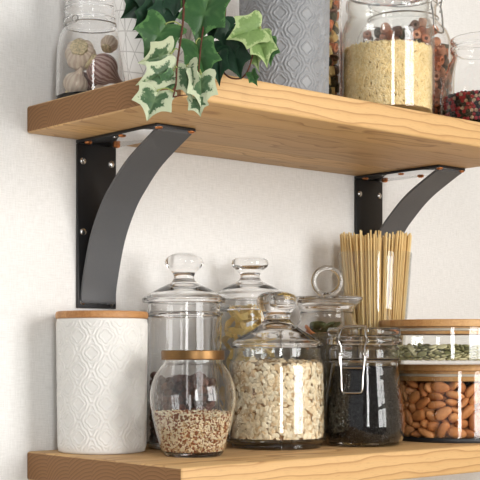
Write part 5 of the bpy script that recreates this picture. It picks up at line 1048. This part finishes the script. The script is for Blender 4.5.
garlic(80.5, 55, 1.628, 0.0212, (cd[0] * 0.93, cd[1] * 0.93, -0.36), 'garlic', 'pale garlic bulb with its round root plate facing out, left in the jar')
garlic(102, 69.5, 1.609, 0.0218, (0.75, -0.35, -0.55), 'garlic_purple', 'purple striped garlic bulb at the right side of the jar')
garlic(75.5, 84, 1.616, 0.0165, (0.2, -0.3, 0.9), 'garlic', 'pale garlic bulb low in the jar below the rooted bulb')
garlic(109.5, 44, 1.632, 0.0120, (0.6, 0.2, 0.7), 'garlic', 'small beige garlic bulb at the top right behind the purple bulb')
garlic(90, 84, 1.640, 0.0155, (-0.3, 0.5, 0.8), 'garlic_purple', 'purple garlic bulb low at the back of the jar')
garlic(99, 94, 1.610, 0.0120, (-0.8, -0.3, 0.3), 'garlic', 'pale garlic bulb at the bottom under the purple striped bulb')

# ivy in its pot
PT = Vessel(170, 1.52, TOP + 0.0004)
ivy = thing('potted_ivy', 'trailing variegated ivy in a white pot with grey line pattern', 'plant', PT.loc)
k = PT.k
po = PT.pts([(41, 88.2), (43.5, 87.4), (44.4, 84), (50, 48), (57.3, 0), (59.2, -12), (59.6, -15)]); pi_ = PT.pts([(57.4, -15.5), (56.5, -10), (48, 46), (42, 82)])
v, f, uv = lathe([(0, 0)] + po + pi_ + [(0, PT.z(82))], 96); uv = [(a * 2 * PI * 0.060, b) for a, b in uv]
# seam-free pattern coordinate: rebuild u with whole repeats
mesh_obj('pot', v, f, 'pot', ivy, True, 50, uv=uv)
turned('soil', [(0, PT.z(70)), (43 * k, PT.z(70)), (55.5 * k, PT.z(-7)), (30 * k, PT.z(-9)), (0, PT.z(-9.5))], 'soil', ivy, 48)
OUT = [(0.0, 1.0), (0.09, 0.85), (0.19, 0.72), (0.28, 0.64), (0.39, 0.61), (0.53, 0.60), (0.50, 0.47), (0.46, 0.34), (0.445, 0.22), (0.47, 0.11), (0.51, 0.0), (0.47, -0.10), (0.31, -0.14), (0.16, -0.09), (0.05, -0.02), (0.0, 0.0)]
OUT = OUT + [(-x, y) for x, y in OUT[-2:0:-1]]
def leaf(parent, b, tip, Db, Dt, mat, width=1.0, roll=0.0, cup=0.25, droop=0.15, vine_pts=None, rootpt=None):
    B = at(b[0], Db, y=b[1]); T = at(tip[0], Dt, y=tip[1]); ax = T - B; L = ax.length; yv = ax.normalized()
    view = (CAM - B).normalized(); n = (view - yv * view.dot(yv)).normalized(); n = Quaternion(yv, roll) @ n; xv = yv.cross(n).normalized()
    V_, F_, AT = [], [], []; c = (0.0, 0.34); rings = [0.0, 0.3, 0.58, 0.8, 0.93, 1.0]; m = len(OUT)
    sd = RNG.uniform(0, 9)
    def put(px, py, s, side):
        z = cup * abs(px) * 0.55 - droop * (py - 0.35) ** 2 * 1.1 + 0.035 * mnoise(Vector((px * 3 + sd, py * 3, sd))) - side * 0.006
        z -= 0.05 * math.exp(-(px / 0.05) ** 2)
        V_.append(tuple(B + xv * (px * L * width) + yv * (py * L) + n * (z * L)))
        # pale veins run from the base to the five lobes
        ve = 0.0
        for lx, ly in ((0, 1), (0.5, 0.6), (-0.5, 0.6), (0.46, -0.06), (-0.46, -0.06)):
            ll = math.hypot(lx, ly); pr = (px * lx + py * ly) / ll; pr = min(max(pr, 0), ll); d = math.hypot(px - lx / ll * pr, py - ly / ll * pr); ve = max(ve, math.exp(-(d / 0.022) ** 2) * (1 - 0.6 * pr / ll))
        AT.append((s, ve, 0))
    for side in (0, 1):
        o = len(V_)
        put(c[0], c[1], 0, side)
        for s in rings[1:]:
            for (x, y) in OUT: put(c[0] + (x - c[0]) * s, c[1] + (y - c[1]) * s, s, side)
        fs = []
        for i in range(m):
            j = (i + 1) % m; fs.append((o, o + 1 + j, o + 1 + i))
            for r in range(len(rings) - 2): a0 = o + 1 + r * m; fs.append((a0 + i, a0 + j, a0 + m + j, a0 + m + i))
        F_ += fs if side == 0 else [tuple(reversed(q)) for q in fs]
    nb = len(V_) // 2; e0 = 1 + (len(rings) - 2) * m
    for i in range(m): j = (i + 1) % m; F_.append((e0 + i, e0 + j, nb + e0 + j, nb + e0 + i))
    o = mesh_obj('leaf', V_, F_, mat, None, True, 60)
    at_ = o.data.attributes.new('rim', 'FLOAT_VECTOR', 'POINT'); at_.data.foreach_set('vector', np.array(AT, np.float32).ravel())
    o.parent = parent; o.matrix_parent_inverse = parent.matrix_basis.inverted() if parent.parent is None else (parent.parent.matrix_basis @ parent.matrix_basis).inverted()
    if rootpt is not None:
        R_ = at(rootpt[0], rootpt[2], y=rootpt[1]); mid = (R_ + B) / 2 + Vector((0, 0, 0.003))
        v, f = tube(smooth_path([R_, mid, B, B + yv * L * 0.05], 4), 0.0007, 6); s = mesh_obj('leaf_stalk', v, f, 'petiole', None)
        s.parent = parent; s.matrix_parent_inverse = o.matrix_parent_inverse.copy()
def vine(pts, r=0.0014):
    P = [at(x, D, y=y) - PT.loc for x, y, D in pts]; v, f = tube(smooth_path(P, 5), r, 7, taper=lambda s: 1.15 - 0.55 * s)
    return mesh_obj('vine', v, f, 'stem', ivy)
v1 = vine([(182, -10, 1.50), (184, -17, 1.44), (184, 0, 1.42), (183, 22, 1.405), (180, 44, 1.385), (177, 66, 1.368), (176, 84, 1.36), (173, 98, 1.355)])
v2 = vine([(200, -8, 1.50), (206, -17, 1.445), (207, 5, 1.425), (203, 30, 1.41), (200, 55, 1.38), (198, 80, 1.362), (196, 98, 1.358)], 0.0011)
v3 = vine([(212, -6, 1.52), (224, -15, 1.46), (225, 15, 1.455), (221, 45, 1.45), (222, 68, 1.44), (229, 77, 1.425), (240, 78.5, 1.42), (247, 72, 1.415), (252, 58, 1.41), (255, 42, 1.41)], 0.0012)
v4 = vine([(160, -8, 1.50), (152, -17, 1.45), (147, 0, 1.44), (146, 16, 1.435), (147, 34, 1.425)], 0.0010)
v5 = vine([(174, 97, 1.355), (180, 95.5, 1.353), (187, 95, 1.353)], 0.0008)
# left column
leaf(v4, (146, -2), (122, 19), 1.44, 1.435, 'leaf_dark', 1.0, -0.3)
leaf(v4, (160, -2), (139, 21), 1.435, 1.425, 'leaf_dark', 1.05, 0.2)
leaf(v4, (154, 8), (134, 31), 1.43, 1.425, 'leaf_dark', 0.85, -0.4)
leaf(v4, (160, 26), (135, 38), 1.425, 1.42, 'leaf_dark', 0.8, 0.1)
leaf(v1, (176, -6), (174, 17), 1.425, 1.42, 'leaf_dark', 1.0, 0.3)
leaf(v1, (168, 8), (154, 27), 1.425, 1.415, 'leaf_dark', 1.1, 0.15)
leaf(v1, (167, 23), (144, 55), 1.40, 1.385, 'leaf_mid', 1.0, 0.25, rootpt=(182, 26, 1.402))
leaf(v1, (172, 53), (139.5, 64), 1.38, 1.365, 'leaf_cream', 0.95, -0.35, rootpt=(179, 50, 1.38))
leaf(v1, (174, 70), (136, 83.5), 1.368, 1.358, 'leaf_cream', 0.72, 0.3, rootpt=(177, 68, 1.366))
leaf(v1, (174, 76), (158, 88), 1.366, 1.362, 'leaf_mid', 0.9, 0.0)
leaf(v1, (158, 90), (147, 119), 1.358, 1.345, 'leaf_cream', 1.12, 0.15, rootpt=(174, 92, 1.357))
# right column
leaf(v2, (209, -4), (196, 44), 1.42, 1.405, 'leaf_mid', 0.85, 0.2, rootpt=(206, -4, 1.43))
leaf(v2, (190, -8), (197, 18), 1.43, 1.42, 'leaf_mid', 0.9, -0.4)
leaf(v2, (196, 42), (208, 80), 1.40, 1.375, 'leaf_mid', 0.72, -0.3, rootpt=(202, 40, 1.403))
leaf(v2, (187, 65), (190, 101), 1.368, 1.352, 'leaf_cream', 0.62, 0.45, rootpt=(199, 66, 1.372))
leaf(v2, (201, 73), (203, 110), 1.364, 1.350, 'leaf_cream', 0.72, -0.2, rootpt=(199, 72, 1.37))
leaf(v2, (197, 97), (200, 116), 1.358, 1.352, 'leaf_cream', 1.0, 0.2)
# behind, and the shoot on the right
leaf(v3, (222, 16), (208, 42), 1.445, 1.44, 'leaf_dark', 1.0, 0.2)
leaf(v3, (232, 24), (226, 55), 1.44, 1.435, 'leaf_dark', 0.95, -0.2)
leaf(v3, (217, 53), (219, 84), 1.422, 1.405, 'leaf_dark', 0.62, 0.1, rootpt=(222, 60, 1.44))
leaf(v3, (232, 46), (240, 78), 1.425, 1.412, 'leaf_dark', 0.85, 0.2)
leaf(v3, (222, 40), (233, 66), 1.435, 1.422, 'leaf_dark', 0.9, 0.3)
leaf(v3, (261, 27), (226.5, 38), 1.405, 1.40, 'leaf_pale', 0.95, 0.35, rootpt=(255, 42, 1.41))
leaf(v3, (258, 34), (268, 66), 1.41, 1.40, 'leaf_pale', 0.75, -0.3)
leaf(v3, (266, 40), (271, 65), 1.415, 1.41, 'leaf_mid', 0.8, -0.2)
leaf(v3, (255, 48), (258, 72), 1.415, 1.41, 'leaf_pale', 0.5, 0.6)
leaf(v3, (251, 72), (257, 86), 1.412, 1.408, 'leaf_mid', 0.7, 0.3)

# jar of mixed pasta half hidden by the grey canister
P2 = Vessel(308, 1.75, TOP)
t = thing('glass_jar', 'tall glass jar of mixed pasta half hidden behind the grey canister', 'jar', P2.loc, 0, 'glass jars on the upper shelf')
body('glass_body', P2.pts([(30, 122.9), (33, 121.5), (34, 117), (34, 60), (34, 0), (33, -9), (30, -15), (28, -19), (28, -30)]), t, 0.0020, 0.005, 'solid')
k = P2.k; turned('lid', [(0, P2.z(-31)), (28.5 * k, P2.z(-31)), (29 * k, P2.z(-33)), (28.5 * k, P2.z(-37)), (0, P2.z(-38))], 'solid', t, 64)
names = [('pasta_orange', 'orange'), ('pasta_cream', 'cream'), ('pasta_green', 'dark green'), ('pasta_brown', 'brown')]
pieces('pastab', P2, 0.0055, [('pasta_tube', tube_pasta('pasta_tube', 0.0062, 0.0120, m, 0.45), c + ' pasta tube in the jar behind the grey canister', w_) for (m, c), w_ in zip(names, (3, 4, 2, 2))], 'pasta', 'pasta behind the grey canister', most=110, stuff=('pasta_pile', 'mixed pasta tubes filling the far side of the jar behind the grey canister'))
# clip-top jar of pasta behind the rice jar
P1 = Vessel(403, 1.912, TOP)
t = thing('clip_top_jar', 'wire clip glass jar of coloured pasta tubes behind the rice jar', 'jar', P1.loc, -YAW + 0.80, 'clip-top jars')
p1i = body('glass_body', P1.pts([(46.5, 140.8), (48.2, 139.8), (49, 137), (49, 120), (49, 60), (48, 46), (44.5, 34.5), (38.5, 26.5), (34.4, 22), (33.4, 18), (33.4, 8), (34.6, 6), (34.6, 1), (33.4, -1)]), t, 0.0026, 0.006, 'solid')
k = P1.k; turned('lid', [(0, P1.z(-1.5)), (33.4 * k, P1.z(-1.5)), (36 * k, P1.z(-2)), (36.5 * k, P1.z(-8)), (35 * k, P1.z(-12)), (0, P1.z(-13))], 'solid', t, 64)
ring_wire('neck_wire', 34.2 * k + 0.0012, P1.z(20), t, 0.0012)
yf = -36.5 * k - 0.003; hw = 9 * k
wire('bail_wire', [(-hw, yf, P1.z(18)), (-hw * 1.15, yf - 0.002, P1.z(8)), (-hw, yf, P1.z(-4)), (-hw * 0.9, yf + 0.006, P1.z(-13.5)), (hw * 0.9, yf + 0.006, P1.z(-13.5)), (hw, yf, P1.z(-4)), (hw * 1.15, yf - 0.002, P1.z(8)), (hw, yf, P1.z(18))], t, 0.0014)
wire('clip_lever', [(-hw * 0.9, yf - 0.001, P1.z(10)), (-hw * 0.85, yf - 0.005, P1.z(22)), (-hw * 0.75, yf - 0.007, P1.z(36)), (-hw * 0.4, yf - 0.0075, P1.z(40)), (hw * 0.4, yf - 0.0075, P1.z(40)), (hw * 0.75, yf - 0.007, P1.z(36)), (hw * 0.85, yf - 0.005, P1.z(22)), (hw * 0.9, yf - 0.001, P1.z(10))], t, 0.0014)
for sx in (-1, 1):
    v, f = tube([(sx * hw + 0.003 * math.cos(a), yf - 0.0005 * a / 6, P1.z(10) + 0.003 * math.sin(a)) for a in np.linspace(0, 4 * PI, 30)], 0.0012, 6); mesh_obj('pivot_coil', v, f, 'wire', t)
names = [('pasta_salmon', 'salmon'), ('pasta_orange', 'orange'), ('pasta_brown', 'brown'), ('pasta_green', 'dark green')]
pieces('pasta', P1, 0.0065, [('pasta_tube', tube_pasta('pasta_tube', 0.0066, 0.0120, m, 0.42), c + ' pasta tube in the clip jar behind the rice', w_) for (m, c), w_ in zip(names, (5, 2.6, 2.2, 1.2))], 'pasta', 'pasta in the clip-top jar', zmax=0.166, most=125, inn=p1i,
       stuff=('pasta_pile', 'coloured pasta tubes filling the far side of the clip jar'))
pieces('pastab', P1, 0.0065, [('pasta_tube', tube_pasta('pasta_tube', 0.0062, 0.0120, m, 0.42), c + ' pasta tube in the clip jar behind the rice', w_) for (m, c), w_ in zip(names, (5, 2.6, 2.2, 1.2))], 'pasta', 'pasta in the clip-top jar', zmax=0.168, most=60, bytop=True,
       stuff=('pasta_pile', 'coloured pasta tubes in the middle of the clip jar'))
# rice jar
RC = Vessel(388, 1.71, TOP)
t = thing('glass_jar', 'large glass jar of long grain rice on the upper shelf', 'jar', RC.loc, 0, 'glass jars on the upper shelf')
rci = body('glass_body', RC.pts([(41, 117.5), (44.5, 116), (46, 111), (46, 90), (46, 42), (45.3, 32), (43, 24.5), (41, 20.5), (40.3, 17), (40.3, 12.5), (41.8, 10.5), (42.2, 6), (41.6, 2.5), (40.3, 1), (40.3, -4)]), t, 0.0024, 0.006)
k = RC.k; turned('lid', [(0, RC.z(-4.5)), (40 * k, RC.z(-4.5)), (42.5 * k, RC.z(-5)), (43 * k, RC.z(-10)), (41.5 * k, RC.z(-16)), (0, RC.z(-17))], 'solid', t, 64)
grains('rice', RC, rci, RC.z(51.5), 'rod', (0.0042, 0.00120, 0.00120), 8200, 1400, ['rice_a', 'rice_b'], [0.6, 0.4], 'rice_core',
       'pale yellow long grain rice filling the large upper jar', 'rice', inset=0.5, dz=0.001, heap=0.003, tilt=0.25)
# open jar of peppercorns
PP = Vessel(485, 1.82, TOP)
t = thing('glass_jar', 'open glass jar of peppercorns at the right of the upper shelf', 'jar', PP.loc, 0, 'glass jars on the upper shelf')
ppi = body('glass_body', PP.pts([(40, 131.7), (43.5, 130), (45, 124), (45.2, 112), (44.4, 96), (41.5, 80), (37, 67), (33.4, 59.5), (32.2, 56), (32.6, 53.5), (34.2, 51.5), (34.4, 48.5), (33.2, 46.5), (33, 44), (34.2, 42), (34.4, 40)]), t, 0.0024, 0.006, 'solid')
rf = rad(ppi); pr = 0.0027; zt = PP.z(97.5)
pmeshes = []
for m, c, wgt in (('red_pepper', 'red', 0.45), ('black_pepper', 'black', 0.38), ('white_pepper', 'pale', 0.17)):
    bmx = bmesh.new(); bmesh.ops.create_icosphere(bmx, subdivisions=2, radius=pr)
    for v in bmx.verts: v.co *= 1 + 0.10 * mnoise(v.co * 900)
    bmx.verts.index_update(); me = proto_mesh('peppercorn', [v.co.copy() for v in bmx.verts], [tuple(q.index for q in p.verts) for p in bmx.faces], m); bmx.free(); pmeshes.append((me, c, wgt))
spots = []; z = ppi[0][1] + pr * 1.7; row = 0
while z < zt:
    R_ = rf(z) - pr * 1.6; n = int(2 * PI * R_ / (2.08 * pr))
    for i in range(n): a = 2 * PI * (i + 0.5 * (row % 2)) / n; spots.append((R_ * math.cos(a), R_ * math.sin(a), z + RNG.uniform(-.2, .2) * pr))
    z += pr * 1.82; row += 1
R_ = rf(zt) - pr * 3.2
while R_ > pr:
    n = max(1, int(2 * PI * R_ / (2.08 * pr)))
    for i in range(n): a = 2 * PI * i / n + row; spots.append((R_ * math.cos(a), R_ * math.sin(a), zt - pr * 0.6 + RNG.uniform(-.3, .5) * pr))
    R_ -= 2.1 * pr; row += 1
spots.sort(key=lambda s: (Vector(s) + PP.loc - CAM).length)
bulk = [[], [], []]
for i, s in enumerate(spots):
    q = int(RNG.choice(3, p=[p[2] for p in pmeshes]))
    if i < 300:
        o = bpy.data.objects.new('peppercorn', pmeshes[q][0]); COL.objects.link(o); o.location = PP.loc + Vector(s); o.rotation_euler = tuple(RNG.uniform(0, 6, 3))
        tag(o, pmeshes[q][1] + ' peppercorn in the open jar at the right', 'peppercorn', 'peppercorns in the open jar')
    else: bulk[q].append(s)
V_, F_, fm = [], [], []
for q in range(3):
    me = pmeshes[q][0]; vs = [v.co.copy() for v in me.vertices]; fs = [tuple(p.vertices) for p in me.polygons]
    for s in bulk[q]: b = len(V_); V_ += [tuple(v + Vector(s)) for v in vs]; F_ += [tuple(j + b for j in p) for p in fs]; fm += [q] * len(fs)
v, f, _ = lathe([(0, ppi[0][1] + 0.0006)] + [(rf(z) - pr * 2.3, z) for z in np.linspace(ppi[0][1] + 0.0006, zt - pr, 8)] + [(0, zt - pr)], 32); b = len(V_); V_ += v; F_ += [tuple(j + b for j in p) for p in f]; fm += [1] * len(f)
o = mesh_obj('peppercorn_pile', V_, F_, ['red_pepper', 'black_pepper', 'white_pepper'], None, True, 180, fm); o.location = PP.loc
tag(o, 'mixed peppercorns filling the far side of the open jar', 'peppercorns', None, 'stuff')
